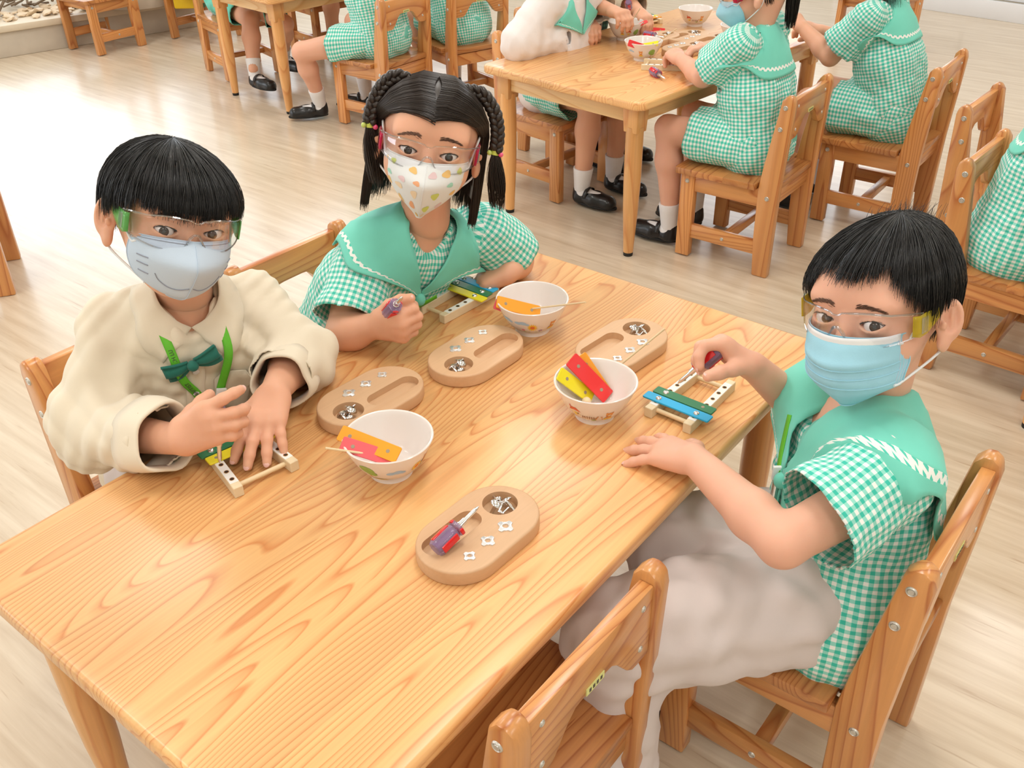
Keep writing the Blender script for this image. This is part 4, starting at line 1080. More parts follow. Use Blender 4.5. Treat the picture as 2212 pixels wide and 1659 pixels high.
# ---------------- hair built from many thin locks
def locks(paths, rad, nseg, parent, name, m, seed=0):
    """paths: (K, n, 3); three sided tapering tubes made in one go"""
    P = np.asarray(paths, np.float32); K, n, _ = P.shape
    T = np.gradient(P, axis=1); T /= np.maximum(1e-7, np.linalg.norm(T, axis=2))[..., None]
    ref = np.array([.3, .2, .93]); A = np.cross(T, ref); A /= np.maximum(1e-7, np.linalg.norm(A, axis=2))[..., None]; B = np.cross(T, A)
    tap = np.linspace(1, .25, n)**.7; r = np.asarray(rad, np.float32).reshape(-1, 1, 1)*tap[None, :, None]
    rows = [P+r*(A*math.cos(a)+B*math.sin(a)) for a in (0, 2*PI/3, 4*PI/3)]
    Vv = np.stack(rows, 2).reshape(-1, 3)           # K, n, 3 sides
    idx = np.arange(K*n*3).reshape(K, n, 3); Q = []
    for a in range(3): b = (a+1) % 3; Q.append(np.stack([idx[:, :-1, a], idx[:, :-1, b], idx[:, 1:, b], idx[:, 1:, a]], -1).reshape(-1, 4))
    return ob(name, np_mesh(Vv, np.concatenate(Q)), parent, m)
def dome_hair(parent, c, R, s, spec, m, count=4200, seed=0, cap=True, rad=.00055):
    """spec: rx, ry, rz, centre, hem(phi)->z, inward; locks fan out from the crown then hang"""
    rs = np.random.default_rng(seed); rx, ry, rz = spec['r']; cc = np.array(spec['c']); hem = spec['hem']; crown = spec.get('crown', (0, -.02))
    drop_in = spec.get('inward', .0)
    def surf(phi, u, off):
        """u 0..1 over the dome, >1 below the equator"""
        th = np.minimum(u, 1)*PI/2; e = 1-(1-np.sin(th))*1.0
        x = (rx+off)*np.sin(th)*np.sin(phi)+crown[0]*np.cos(th)**2; y = (ry+off)*np.sin(th)*np.cos(phi)+crown[1]*np.cos(th)**2
        z = (rz+off)*np.cos(th)
        return x, y, z
    n = spec.get('n', 9); K = count
    phi = rs.uniform(-PI, PI, K)
    u0 = np.where(rs.random(K) < .4, np.abs(rs.normal(0, .08, K)), rs.uniform(0, .85, K))
    off = -rs.random(K)*.007+.001; ze = np.array([hem(p) for p in phi])+rs.normal(0, spec.get('jag', .004), K)
    clump = np.sin(phi*37+3*np.sin(phi*11))*spec.get('clump', .003)
    dphi = rs.normal(0, .05, K)+.04*np.sin(phi*23)
    Pth = np.zeros((K, n, 3))
    for i in range(n):
        t = i/(n-1)
        # length over dome and drop
        zeq = cc[2]; full = np.maximum(.0, zeq-ze)
        domeL = .14*(1-u0); tot = domeL+full; l = t*tot
        below = ze < zeq
        uend = np.where(below, 1, np.arccos(np.clip((ze-zeq)/rz, 0, 1))/(PI/2))
        uu = u0*uend+(uend-u0*uend)*np.clip(np.where(below, l/np.maximum(1e-4, domeL), t), 0, 1)
        uu = np.maximum(uu, 0)
        x, y, z = surf(phi+dphi*t, uu, off+clump*t)
        dz = np.where(below, np.maximum(0, l-domeL), 0)
        k = 1-drop_in*(dz/.1)**1.3
        Pth[:, i, 0] = cc[0]+x*k; Pth[:, i, 1] = cc[1]+y*k; Pth[:, i, 2] = cc[2]+z-dz
    W_ = c+(Pth*s)@R.T
    hr = locks(W_, rs.uniform(.6, 1.3, K)*rad*s, n, parent, 'hair', m)
    if cap:
        nu, nvv = 64, 22; Vs = np.zeros((nu, nvv, 3)); ph = np.linspace(-PI, PI, nu, endpoint=False)
        for j, q in enumerate(ph):
            ze_ = hem(q)+.007; below = ze_ < cc[2]; ue = 1 if below else math.acos(min(1, max(0, (ze_-cc[2])/rz)))/(PI/2)
            for i in range(nvv):
                t = i/(nvv-1); dl = .14; full = max(0, cc[2]-ze_); l = t*(dl+full)
                u = ue*(min(1, l/dl) if below else t); x, y, z = surf(q, u, -.0055); dz = max(0, l-dl) if below else 0; k = 1-drop_in*(dz/.1)**1.3
                Vs[j, i] = (cc[0]+x*k, cc[1]+y*k, cc[2]+z-dz)
        W_ = c+(Vs.reshape(-1, 3)*s)@R.T; idx = np.arange(nu*nvv).reshape(nu, nvv); nx = np.roll(idx, -1, 0)
        Q = np.stack([idx[:, :-1], nx[:, :-1], nx[:, 1:], idx[:, 1:]], -1).reshape(-1, 4)
        ob('hair_underlayer', np_mesh(W_, Q), hr, m)
    return hr
# ---------------- grid surfaces (masks, collars, ribbons)
def grid_mesh(P, closed_u=False, uvs=None, mi=None):
    P = np.asarray(P); a, b, _ = P.shape; idx = np.arange(a*b).reshape(a, b)
    if closed_u: nx = np.roll(idx, -1, 0); q = np.stack([idx[:, :-1], nx[:, :-1], nx[:, 1:], idx[:, 1:]], -1)
    else: q = np.stack([idx[:-1, :-1], idx[1:, :-1], idx[1:, 1:], idx[:-1, 1:]], -1)
    Q = q.reshape(-1, 4); me = np_mesh(P.reshape(-1, 3), Q)
    if uvs is not None: set_uv(me, np.asarray(uvs).reshape(-1, 2)[Q].reshape(-1, 2))
    if mi is not None:
        mi = np.asarray(mi)
        me.polygons.foreach_set('material_index', mi.reshape(-1)[:len(me.polygons)].astype(np.int32))
    return me
def solid(o, t, off=-1.0):
    md = o.modifiers.new('thickness', 'SOLIDIFY'); md.thickness = t; md.offset = off; return o
def ribbon(parent, name, pts, width, nrm, m, t=.001, n=6, widths=None):
    """flat strap along pts; nrm = facing direction (one or per point)"""
    S = np.array(spline(pts, n)); K = len(S); T = np.gradient(S, axis=0); T /= np.linalg.norm(T, axis=1)[:, None]
    nn_ = np.array(nrm, float)
    NN = np.broadcast_to(nn_, (K, 3)) if nn_.ndim == 1 else np.array([nn_[min(len(nn_)-1, int(round(i*(len(nn_)-1)/(K-1))))] for i in range(K)])
    Bv = np.cross(T, NN); Bv /= np.linalg.norm(Bv, axis=1)[:, None]
    w_ = np.full(K, width) if widths is None else np.interp(np.linspace(0, 1, K), np.linspace(0, 1, len(widths)), widths)
    G = np.stack([S+Bv*w_[:, None]*q for q in (-.5, -.17, .17, .5)], 1)
    return solid(ob(name, grid_mesh(G), parent, m), t, 0)
def mask_surface(c, R, s, spec, vol=None):
    """returns function (u in -1..1, v in 0..1) -> world point; u=+1 is the person's right"""
    def f(u, v):
        zc = spec['zc'](v); yc = spec['yc'](v); xs = spec['xs'](v); zs = spec['zs'](v); ys = spec['ys'](v); p = spec.get('p', 1.5)
        a = np.abs(u); x = xs*np.sin(u*PI/2*.92)/math.sin(PI/2*.92)*np.sign(1); y = yc-(yc-ys)*a**p; z = zc+(zs-zc)*a**1.6
        if 'bump' in spec: y = y+spec['bump'](u, v)
        return c+R@(np.array([x, y, z])*s)
    f.R = R
    return f
def interp(xs, ys): return lambda v: float(np.interp(v, xs, ys))
def sinterp(xs, ys):
    """smooth interpolation"""
    xs = np.array(xs); ys = np.array(ys)
    def f(v):
        i = int(np.clip(np.searchsorted(xs, v)-1, 0, len(xs)-2)); t = (v-xs[i])/(xs[i+1]-xs[i]); t = min(1, max(0, t))
        m0 = (ys[i+1]-ys[max(0, i-1)])/(xs[i+1]-xs[max(0, i-1)]); m1 = (ys[min(len(ys)-1, i+2)]-ys[i])/(xs[min(len(xs)-1, i+2)]-xs[i]); h = xs[i+1]-xs[i]
        return float((2*t**3-3*t*t+1)*ys[i]+(t**3-2*t*t+t)*h*m0+(-2*t**3+3*t*t)*ys[i+1]+(t**3-t*t)*h*m1)
    return f
def build_mask(parent, c, R, s, spec, m, loops=True):
    f = mask_surface(c, R, s, spec); nu, nv_ = 41, 27
    G = np.array([[f(-1+2*i/(nu-1), j/(nv_-1)) for j in range(nv_)] for i in range(nu)])
    o = ob('face_mask', grid_mesh(G), parent, m); solid(o, .0012*s, -1)
    Rf = R
    # stitched border
    bd = [G[i, 0] for i in range(nu)]+[G[-1, j] for j in range(nv_)]+[G[i, -1] for i in range(nu)[::-1]]+[G[0, j] for j in range(nv_)[::-1]]
    ob('mask_edge', tube_me([tuple(p) for p in bd], .0009*s, 6), o, M['maskw'] if spec.get('whiteedge') else m)
    if loops:
        for q in (-1, 1):
            i = nu-1 if q > 0 else 0
            a = G[i, 3]; b = G[i, int(nv_*spec.get('lowtab', .8))]; e = lambda p: c+R@(np.array(p)*s)
            inn = G[nu-4 if q > 0 else 3, 3]; inb = G[nu-4 if q > 0 else 3, int(nv_*spec.get('lowtab', .8))]
            pts = [inn+R@np.array([0, .002, 0]), a, e((q*.074, .012, .012)), e((q*.077, -.006, .020)), e((q*.079, -.022, .006)), e((q*.079, -.026, -.012)), e((q*.077, -.018, -.034)), e((q*.074, .0, -.050)), b, inb+R@np.array([0, .002, 0])]
            ob('ear_loop', tube_me(spline(pts, 5), .0016*s, 8), o, M['maskw'])
    return o, f
def line_on(parent, f, pts, r, m, name='printed_line', lift=.0006):
    P = [f(u, v)+f.R@np.array([0, lift, 0]) for u, v in pts]
    return ob(name, tube_me([tuple(p) for p in P], r, 5), parent, m)
def glasses(parent, c, R, s, tipcol, tip2, dz=0.0, notch=True):
    """wrap-around clear safety glasses with coloured temples"""
    e = lambda p: c+R@(np.array(p)*s)
    nu = 49; rows = []
    def arc(t):      # t -1..1 ; wrap curve
        a = t*1.12; return .076*math.sin(a)/math.sin(1.12), .098-.055*(1-math.cos(a))/(1-math.cos(1.12))*1.0
    def ztop(t): a = abs(t); return dz+.0185+.003*math.sin(min(1, a*1.6)*PI)-.004*a**3-(.002 if a < .06 else 0)
    def zbot(t):
        a = abs(t); nb = .022*math.exp(-(a/.13)**2); return dz-.021+nb+.012*max(0, (a-.45)/.55)**1.6
    for i in range(nu):
        t = -1+2*i/(nu-1); x, y = arc(t); z0, z1 = ztop(t), zbot(t)
        rows.append([e((x, y-.004*abs(k/8-.4)+.001, z0+(z1-z0)*k/8)) for k in range(9)])
    G = np.array(rows)
    L_ = ob('lens', grid_mesh(G), parent, M['lens']); solid(L_, .0014, 0); L_['label'] = 'clear wrap-around lens'
    ob('lens_rim', tube_me([tuple(G[i, 0]) for i in range(nu)], .0010*s, 6), L_, M['rim'])
    ob('lens_rim', tube_me([tuple(G[i, 8]) for i in range(nu)], .0010*s, 6), L_, M['rim'])
    for q in (-1, 1):
        pts = [e((q*.0125, .095, dz-.018)), e((q*.0085, .094, dz-.006)), e((q*.004, .0965, dz+.001)), e((0, .0972, dz+.002))]
        ob('nose_pad', tube_me(spline(pts, 5), .0011*s, 6), L_, M['rim'])
        # coloured temple: broad plate near the hinge, tapering to the ear
        x0, y0 = arc(q); i = nu-1 if q > 0 else 0
        tp = [(x0*.945, y0+.013), (x0*.985, y0+.004), (x0, y0-.010), (x0+q*.001, y0-.026), (x0+q*.001, y0-.045), (x0, y0-.065)]; hh = [(dz+.013, dz-.011), (dz+.012, dz-.014), (dz+.013, dz-.013), (dz+.012, dz-.006), (dz+.010, dz+.001), (dz+.004, dz-.001)]
        Gt = np.array([[e((a, b, z0+(z1-z0)*k/4)) for k in range(5)] for (a, b), (z0, z1) in zip(tp, hh)])
        tm = ob('temple_arm', grid_mesh(Gt), parent, tipcol); solid(tm, .0016, 0); tm['label'] = 'coloured clear temple arm'
        for k in range(4):
            ob('hinge_rib', tube_me([e((x0*1.0+q*.001, y0+.001-.0035*k, dz+.009)), e((x0*1.0+q*.001, y0+.001-.0035*k, dz-.010))], .0009, 6), tm, tip2)
    return L_
def sailor_collar(parent, vol, J, T, m, trim, z_front=-.115, width=.135, back=.10, off=.006, inner_front=.045, n=61, shoulder=.118, neckw=.042):
    """T maps torso coordinates (right, forward, up from the neck base) to world. Draped on the shirt volume."""
    # path around the neck from front V (right side) over the shoulder to the back centre, mirrored
    half_in = [(0, .075, z_front), (.018, .066, z_front*.62), (neckw*.9, .045, -.03), (neckw, .01, .0), (neckw*.8, -.028, .008), (0, -.040, .008)]
    half_out = [(0.004, .080, z_front-.012), (.05, .075, z_front*.85), (shoulder*.86, .058, -.078), (shoulder, .008, -.055), (width*.82, -.055, -.05-back*.45), (width*.80, -.075, -.04-back)]
    def full(h, endc=None):
        L_ = h+[(-x, y, z) for (x, y, z) in h[::-1][1:]] if endc is None else h+endc+[(-x, y, z) for (x, y, z) in h[::-1]]
        return np.array(spline(L_, 10))
    A = full(half_in); B = full(half_out, [(0, -.08, -.04-back)])
    def res(P, n_):
        d = np.r_[0, np.cumsum(np.linalg.norm(np.diff(P, axis=0), axis=1))]; t = np.linspace(0, d[-1], n_); return np.stack([np.interp(t, d, P[:, i]) for i in range(3)], 1)
    # resample so the shoulder line matches: use the spline parameter rather than the arc length
    A = np.array([[np.interp(t, np.linspace(0, 1, len(A)), A[:, i]) for i in range(3)] for t in np.linspace(0, 1, n)])
    B = np.array([[np.interp(t, np.linspace(0, 1, len(B)), B[:, i]) for i in range(3)] for t in np.linspace(0, 1, n)])
    w_ = [0, .06, .2, .4, .6, .79, .80, .87, .88, .95, 1.0]; nj = len(w_)
    G = np.stack([A*(1-t)+B*t for t in w_], 1).reshape(-1, 3); Wd = np.array([T(p) for p in G])
    lift = np.tile(np.array([.002]+[off]*(nj-2)+[off+.002]), n)
    Wd = vol.project(Wd, lift, 10)
    Wd = Wd.reshape(n, nj, 3)
    for _ in range(8):     # relax
        Wd[1:-1] = .5*Wd[1:-1]+.25*Wd[:-2]+.25*Wd[2:]
    W2 = Wd.reshape(-1, 3); bad = vol.val(W2) < off*.8
    if bad.any(): W2[bad] = vol.project(W2[bad], off, 8)
    Wd = W2.reshape(n, nj, 3); Wd[1:-1] = .6*Wd[1:-1]+.2*Wd[:-2]+.2*Wd[2:]
    uu = np.r_[0, np.cumsum(np.linalg.norm(np.diff(Wd[:, 6], axis=0), axis=1))]
    uvs = np.stack([(uu[:, None]+np.array(w_)[None]*.13), (uu[:, None]-np.array(w_)[None]*.13)], 2)
    mi = np.zeros((n-1, nj-1), int); mi[:, 6] = 1
    me = grid_mesh(Wd, uvs=uvs, mi=mi)
    o = ob('sailor_collar', me, parent, [m, trim]); solid(o, .0022, 1); return o, Wd
M['trim'] = gingham('collar_trim_check', col=(.10, .60, .47), mid=(.86, .88, .84), per=.015)
# ---------------- shoe and sock shared meshes
def shoe_meshes():
    v = Vol((-.05, -.06, -.01), (.05, .16, .09), .0028)
    v.cone((0, 0, .022), (0, .055, .02), .027, .029, .02); v.cone((0, .055, .018), (0, .108, .016), .030, .029, .02)
    v.cone((0, -.008, .045), (0, -.004, .02), .022, .026, .015)
    v.ell((0, .035, .066), (.021, .05, .034), k=.006, op='sub'); v.cone((0, -.002, .06), (0, .01, .1), .0195, .03, .004, 'sub')
    v.plane((0, 0, .004), (0, 0, -1), .003)
    a = v.mesh(); me = np_mesh(*a); me.materials.append(M['shoe'])
    so = prism_me([(x*.031*(1 if y < .5 else 1.06), -.030+y*.172) for x, y in [(math.sin(2*PI*k/40)*(1 if .12 < (1-math.cos(2*PI*k/40))/2 < .9 else 1), (1-math.cos(2*PI*k/40))/2) for k in range(40)]], 0, .008, bev=.002); so.materials.append(M['sole'])
    P = [(-.030, .028, .028), (-.024, .030, .046), (-.008, .031, .0565), (.008, .031, .0565), (.024, .030, .046), (.030, .028, .028)]
    S = np.array(spline(P, 5)); G = np.stack([S+np.array([0, d, 0]) for d in (-.007, 0, .007)], 1); st = grid_mesh(G); st.materials.append(M['shoe'])
    v = Vol((-.04, -.05, -.01), (.04, .14, .09), .0035); v.cone((0, 0, .03), (0, .09, .024), .022, .022, .02); v.cone((0, 0, .08), (0, .004, .03), .021, .023, .02)
    fo = np_mesh(*v.mesh())
    return me, so, st, fo
SHOE = shoe_meshes(); FOOT_SOCK = {}
def shoe(parent, ankle, fwd, up=(0, 0, 1), z0=None, black=False):
    """ankle point at the top of the shoe"""
    f = nv(fwd); u = nv(up); r = nv(np.cross(f, u)); u = np.cross(r, f)
    Mx = Matrix(np.stack([r, f, u], 1).tolist()).to_4x4(); Mx.translation = Vector(ankle)-Vector(u)*.055
    o = ob('shoe', SHOE[0], parent); o.matrix_basis = Mx
    for nm, me in (('shoe_sole', SHOE[1]), ('shoe_strap', SHOE[2])): k = ob(nm, me, o); 
    solid(k, .002, 0)
    key = 'b' if black else 'w'
    if key not in FOOT_SOCK: q = SHOE[3].copy(); q.materials.clear(); q.materials.append(M['blacksock' if black else 'sock']); FOOT_SOCK[key] = q
    ob('sock_foot', FOOT_SOCK[key], o); return o
# ---------------- seated children
def lerp(a, b, t): return np.asarray(a)*(1-t)+np.asarray(b)*t
def IK(S, Wr, l1, l2, pole):
    S = np.asarray(S, float); Wr = np.asarray(Wr, float); d = Wr-S; D = np.linalg.norm(d); u = d/D; D = min(D, (l1+l2)*.995)
    a = (l1*l1-l2*l2+D*D)/(2*D); h = math.sqrt(max(0, l1*l1-a*a)); p = nv(np.array(pole)-u*np.dot(pole, u)); return S+u*a+p*h, S+u*D
def npv(v): return np.array(v, float)
def mesh_cut(V_, Q, cuts, h):
    keep = np.ones(len(Q), bool)
    for p, n, rad in cuts:
        d = (V_-p)@nv(n); r = np.linalg.norm(V_-p, axis=1); bad = (np.abs(d) < 1.3*h) & (r < rad); A0 = V_[Q[:, 2]]-V_[Q[:, 0]]; B0 = V_[Q[:, 3]]-V_[Q[:, 1]]; fn = np.cross(A0, B0); fn /= np.maximum(1e-12, np.linalg.norm(fn, axis=1))[:, None]
        keep &= ~(bad[Q].all(1) & (np.abs(fn@nv(n)) > .6))
        near = (np.abs(d) < 1.5*h) & (r < rad); V_ = V_-np.where(near, d, 0)[:, None]*nv(n)
    return compact(V_, Q[keep])
class Kid: pass
def make_kid(label, J, hc, R, o):
    """J: joints in room coordinates (pel, neck, sr, er, wr, sl, el, wl); o: options"""
    k = Kid(); k.J = J; k.c = hc; k.R = R; s = o.get('hs', 1.0)
    base = Vector((J['pel'][0], J['pel'][1], 0))
    root = empty('person', base, 0, label, 'person', o.get('group')); WORLD_ROOTS.add(root.name); k.root = root
    u = nv(J['neck']-J['pel']); r = nv((J['sr']-J['sl'])-u*np.dot(J['sr']-J['sl'], u)); f = np.cross(u, r)
    k.u, k.r, k.f = u, r, f; k.T = lambda p: J['neck']+r*p[0]+f*p[1]+u*p[2]
    sk = M[o.get('skin', 'skin')]
    # ---- legs
    face = npv(o['face']); face = nv(face*[1, 1, 0]); rt = np.cross(face, [0, 0, 1])
    legs = []
    for q, kn, an in ((1, 'kr', 'ar'), (-1, 'kl', 'al')):
        hip = J['pel']+rt*q*.055+np.array([0, 0, -.012]); knee = J.get(kn, hip+face*.25+rt*q*.03+np.array([0, 0, .01])); ank = J.get(an, np.array([knee[0], knee[1], .085])-face*.03)
        legs.append((hip, knee, ank))
    k.legs = legs
    parts = []
    h = o.get('hb', .005); bare = o.get('bare', True)
    P = np.array([J[x] for x in ('pel', 'neck', 'sr', 'sl')]+[p for l in legs for p in l]); v = Vol(P.min(0)-.12, P.max(0)+.1, h)
    ch = lerp(J['pel'], J['neck'], .72)
    for q in (-1, 1): v.cone(J['pel']+r*.03*q, ch+r*.028*q, .066, .062, .03)
    v.cone(lerp(J['sr'], J['sl'], .12), lerp(J['sr'], J['sl'], .88), .034, .034, .03)
    v.cone(ch, J['neck']-u*.01, .05, .036, .03)
    if bare or o.get('bottoms') != 'trousers':
        for hip, knee, ank in legs:
            v.cone(hip, knee, .060, .040, .02); v.cone(knee, lerp(knee, ank, .35), .038, .040, .015); v.cone(lerp(knee, ank, .35), ank, .040, .025, .02)
    parts.append(v.mesh())
    # ---- head
    hv = Vol(hc-.14, np.maximum(hc+.15, 0), o.get('hh', .0045)) if False else Vol(np.minimum(hc-.125, J['neck']-.06), np.maximum(hc+.13, J['neck']+.06), o.get('hh', .0045))
    fine = o.get('hh', .0045) < .003
    add_head(hv, hc, R, J['neck']-u*.012, s, True, fine); k.hv = hv; parts.append(hv.mesh())
    # ---- arms and hands
    nails = [] if o.get('nails') else None
    for sd, S_, E_, W_ in (('r', 'sr', 'er', 'wr'), ('l', 'sl', 'el', 'wl')):
        if E_ not in J: continue
        H_ = o.get('hand'+sd, {}); fw = npv(H_.get('fwd', nv(J[W_]-J[E_]))); nn_ = npv(H_.get('n', (0, 0, 1)))
        pts = np.array([J[S_], J[E_], J[W_], J[W_]+nv(fw)*.12]); av = Vol(pts.min(0)-.06, pts.max(0)+.07, o.get('ha', .004))
        t0 = o.get('arm0', .35)
        av.cone(lerp(J[S_], J[E_], t0), J[E_], .033, .0285, .01); av.cone(J[E_], lerp(J[E_], J[W_], .3), .0285, .0295, .01); av.cone(lerp(J[E_], J[W_], .3), J[W_], .0295, .0195, .012)
        side = (1 if sd == 'r' else -1)*-1
        # thumb side: for a right hand with the palm down (n up) and fingers forward the thumb points left
        add_hand(av, J[W_], fw, nn_, side, H_.get('fingers'), H_.get('thumb'), H_.get('s', 1.0), nails=nails if H_.get('nails', True) else None)
        parts.append(av.mesh())
    Vv, Q = join_vq(parts); me = np_mesh(Vv, Q); body = ob('body', me, root, sk); k.body = body
    if nails: ob('fingernails', nails_mesh(nails), body, M['nail'])
    # ---- bottoms
    bt = o.get('bottoms', 'skirt'); bm_ = M[o.get('bmat', 'ging2')]
    P = np.array([J['pel']]+[p for l in legs for p in l]); v = Vol(P.min(0)-.16, P.max(0)+.14, o.get('hbot', .005)); cuts = []
    v.ell(J['pel']-np.array([0, 0, .0]), (.105, .095, .07), k=.03)
    for hip, knee, ank in legs:
        if bt == 'trousers':
            hip = lerp(hip, knee, .10); v.cone(hip+np.array([0, 0, .004]), knee+np.array([0, 0, -.0]), .082, .066, .035); v.cone(hip+np.array([0, 0, -.022]), lerp(hip, knee, .75)+np.array([0, 0, -.025]), .07, .062, .03); v.cone(knee, ank, .058, .046, .02)
        elif bt == 'shorts':
            e = lerp(hip, knee, .78); v.cone(hip, e, .073, .064, .03)
        else:
            e = lerp(hip, knee, .62)+rt*0; v.cone(hip, e, .075, .078, .05)
    if bt == 'trousers':
        for hip, knee, ank in legs: v.plane(ank+np.array([0, 0, .02]), (0, 0, -1), 0, .09); cuts.append((ank+np.array([0, 0, .02]), (0, 0, -1), .08))
    elif bt == 'shorts':
        for hip, knee, ank in legs:
            d = nv(knee-hip); p = lerp(hip, knee, .78); v.plane(p, d, 0, .1); cuts.append((p, d, .09))
    else:
        d = nv((legs[0][1]+legs[1][1])-(legs[0][0]+legs[1][0])); p = (lerp(legs[0][0], legs[0][1], .66)+lerp(legs[1][0], legs[1][1], .66))/2
        v.plane(p, d, 0, .25); cuts.append((p, d, .2))
    if bt == 'trousers': v.plane(np.array([*J['pel'][:2], .287])+face*.04, (0, 0, -1), .003, np.array([.17, .17, .17]))
    v.plane(np.array([0, 0, .286]), (0, 0, -1), .004, None) if bt != 'trousers' and o.get('seatcut', True) else None
    v.folds(o.get('bfold', .0035), .07, 11, sharp=True); v.blur(1)
    V_, Q = mesh_cut(*v.mesh(), cuts, v.h); me = np_mesh(V_, Q)
    a = (legs[0][0]+legs[1][0])/2; b = (legs[0][1]+legs[1][1])/2; set_uv(me, cyl_uv(V_, Q, a, b, np.array([0, 0, -1.]), .11))
    g = ob({'trousers': 'trousers', 'shorts': 'shorts', 'skirt': 'skirt'}[bt], me, root, bm_); solid(g, .002); k.bottom = g
    # ---- shirt
    st = o.get('shirt', 'ging'); loose = o.get('loose', .012); P = np.array([J[x] for x in J if x in ('pel', 'neck', 'sr', 'sl', 'er', 'el', 'wr', 'wl')])
    v = Vol(P.min(0)-.13, P.max(0)+.12, o.get('hs_', .005)); cuts = []
    lo = J['pel']-u*o.get('hem', .02); slv = o.get('sleeve', 'short'); L = loose
    for q in (-1, 1):
        v.cone(lo+r*.034*q, lerp(J['pel'], J['neck'], .45)+r*.034*q, .078+L+o.get('flare', 0), .068+L, .04); v.cone(lerp(J['pel'], J['neck'], .45)+r*.034*q, ch+r*.034*q, .068+L, .060+L*.7, .04)
    v.cone(lerp(J['sr'], J['sl'], .10), lerp(J['sr'], J['sl'], .90), .040+L*.3, .040+L*.3, .03)
    v.cone(ch+u*.01, J['neck']-u*o.get('nk', .02), .060, .043, .03)
    segs = []
    for sd, S_, E_, W_ in (('r', 'sr', 'er', 'wr'), ('l', 'sl', 'el', 'wl')):
        if E_ not in J: continue
        S0 = lerp(J[S_], J['neck'], .12)
        if slv == 'short':
            t = o.get('st', .62); e = lerp(J[S_], J[E_], t); d = nv(J[E_]-J[S_]); ext = e+d*.03
            r0, r1 = o.get('sr_', (.046, .056)); v2 = Vol(v.lo, v.ax_hi(), v.h); v2.cone(S0, ext, r0, r1, .0)
            v2.plane(e, d, 0); v.merge(v2, .022); cuts.append((e, d, .07)); segs.append((S0, e, r1))
        else:
            t = o.get('st'+sd, o.get('st', .82)); e = lerp(J[E_], J[W_], t); d = nv(J[W_]-J[E_]); R1, R2, R3 = o.get('sl_', (.050, .054, .040))
            v2 = Vol(v.lo, v.ax_hi(), v.h); v2.cone(S0, J[E_], R1, R2, .0); v2.cone(J[E_], e+d*.03, R2, R3, .02); v3 = Vol(v.lo, v.ax_hi(), v.h); v3.cone(J[E_], e+d*.03, R2+.03, R3+.03, 0)
            cutm = v3.F < .0; xx, yy, zz = v2.xyz((slice(None),)*3); pl_ = ((xx-e[0])*d[0]+(yy-e[1])*d[1]+(zz-e[2])*d[2]); v2.F = np.where(cutm, np.maximum(v2.F, pl_), v2.F).astype(np.float32); v.merge(v2, .022); cuts.append((e, d, .055)); segs.append((S0, J[E_], R2)); segs.append((J[E_], e, R3))
    # keep the cloth off table and seat
    if 'zmin' in o:
        for (p, n, near) in o['zmin']: v.plane(p, n, .004, near)
    v.cone(J['neck']-u*.02, J['neck']+u*.1, .043, .05, .006, 'sub')
    if o.get('vneck'): v.cone(J['neck']-u*.0+f*.02, J['neck']-u*.028+f*.070, .036, .024, .006, 'sub')
    v.folds(o.get('sfold', .003), o.get('swl', .07), o.get('seed', 1)); v.blur(o.get('sblur', 1)); k.sv = v
    for (p, d, rad) in cuts:
        sl = v.box(p-rad, p+rad); x, y, z = v.xyz(sl); pl_ = (x-p[0])*d[0]+(y-p[1])*d[1]+(z-p[2])*d[2]; rr_ = np.sqrt((x-p[0])**2+(y-p[1])**2+(z-p[2])**2)
        v.F[sl] = np.where((rr_ < rad*.97) & (pl_ > 0) & (pl_ < .02), np.maximum(v.F[sl], pl_), v.F[sl])
    V_, Q = mesh_cut(*v.mesh(), cuts, v.h); me = np_mesh(V_, Q)
    cen = V_[Q].mean(1)
    def sd_(a, b, rr): ba = b-a; t = np.clip(((cen-a)@ba)/(ba@ba), 0, 1); return np.linalg.norm(cen-a-t[:, None]*ba, axis=1)-rr
    Tf = cyl_uv(V_, Q, J['pel'], J['neck'], o.get('uvref', f), .098); D = sd_(J['pel'], J['neck'], .115)
    for (a, b, rr) in segs:
        m_ = sd_(a, b, rr) < D; D = np.where(m_, sd_(a, b, rr), D)
        Tf[m_] = cyl_uv(V_, Q, a, b, -u*0+np.cross(b-a, f), .050)[m_]
    set_uv(me, Tf.reshape(-1, 2)); g = ob({'ging': 'gingham_shirt', 'cream': 'cream_shirt', 'cardigan': 'cardigan', 'ging2': 'gingham_dress'}.get(st, 'shirt'), me, root, M[st]); solid(g, .0022); k.shirt = g
    k.cuts = cuts
    # ---- socks and shoes
    for i, (hip, knee, ank) in enumerate(legs):
        ff = o.get('foot', [face, face])[i]; bl = o.get('blacksock')
        if bt != 'trousers' or True:
            top = ank+nv(knee-ank)*o.get('sockh', .05); a2 = ank-np.array([0, 0, .03])
            ob('sock', tube_me([tuple(lerp(top, a2, t)) for t in (0, .04, .3, .6, 1)], [.0335, .0345, .032, .0295, .0265], 20), root, M['blacksock' if bl else 'sock'])
        shoe(root, ank+np.array([0, 0, -.020]), ff, black=bool(bl))
    return k
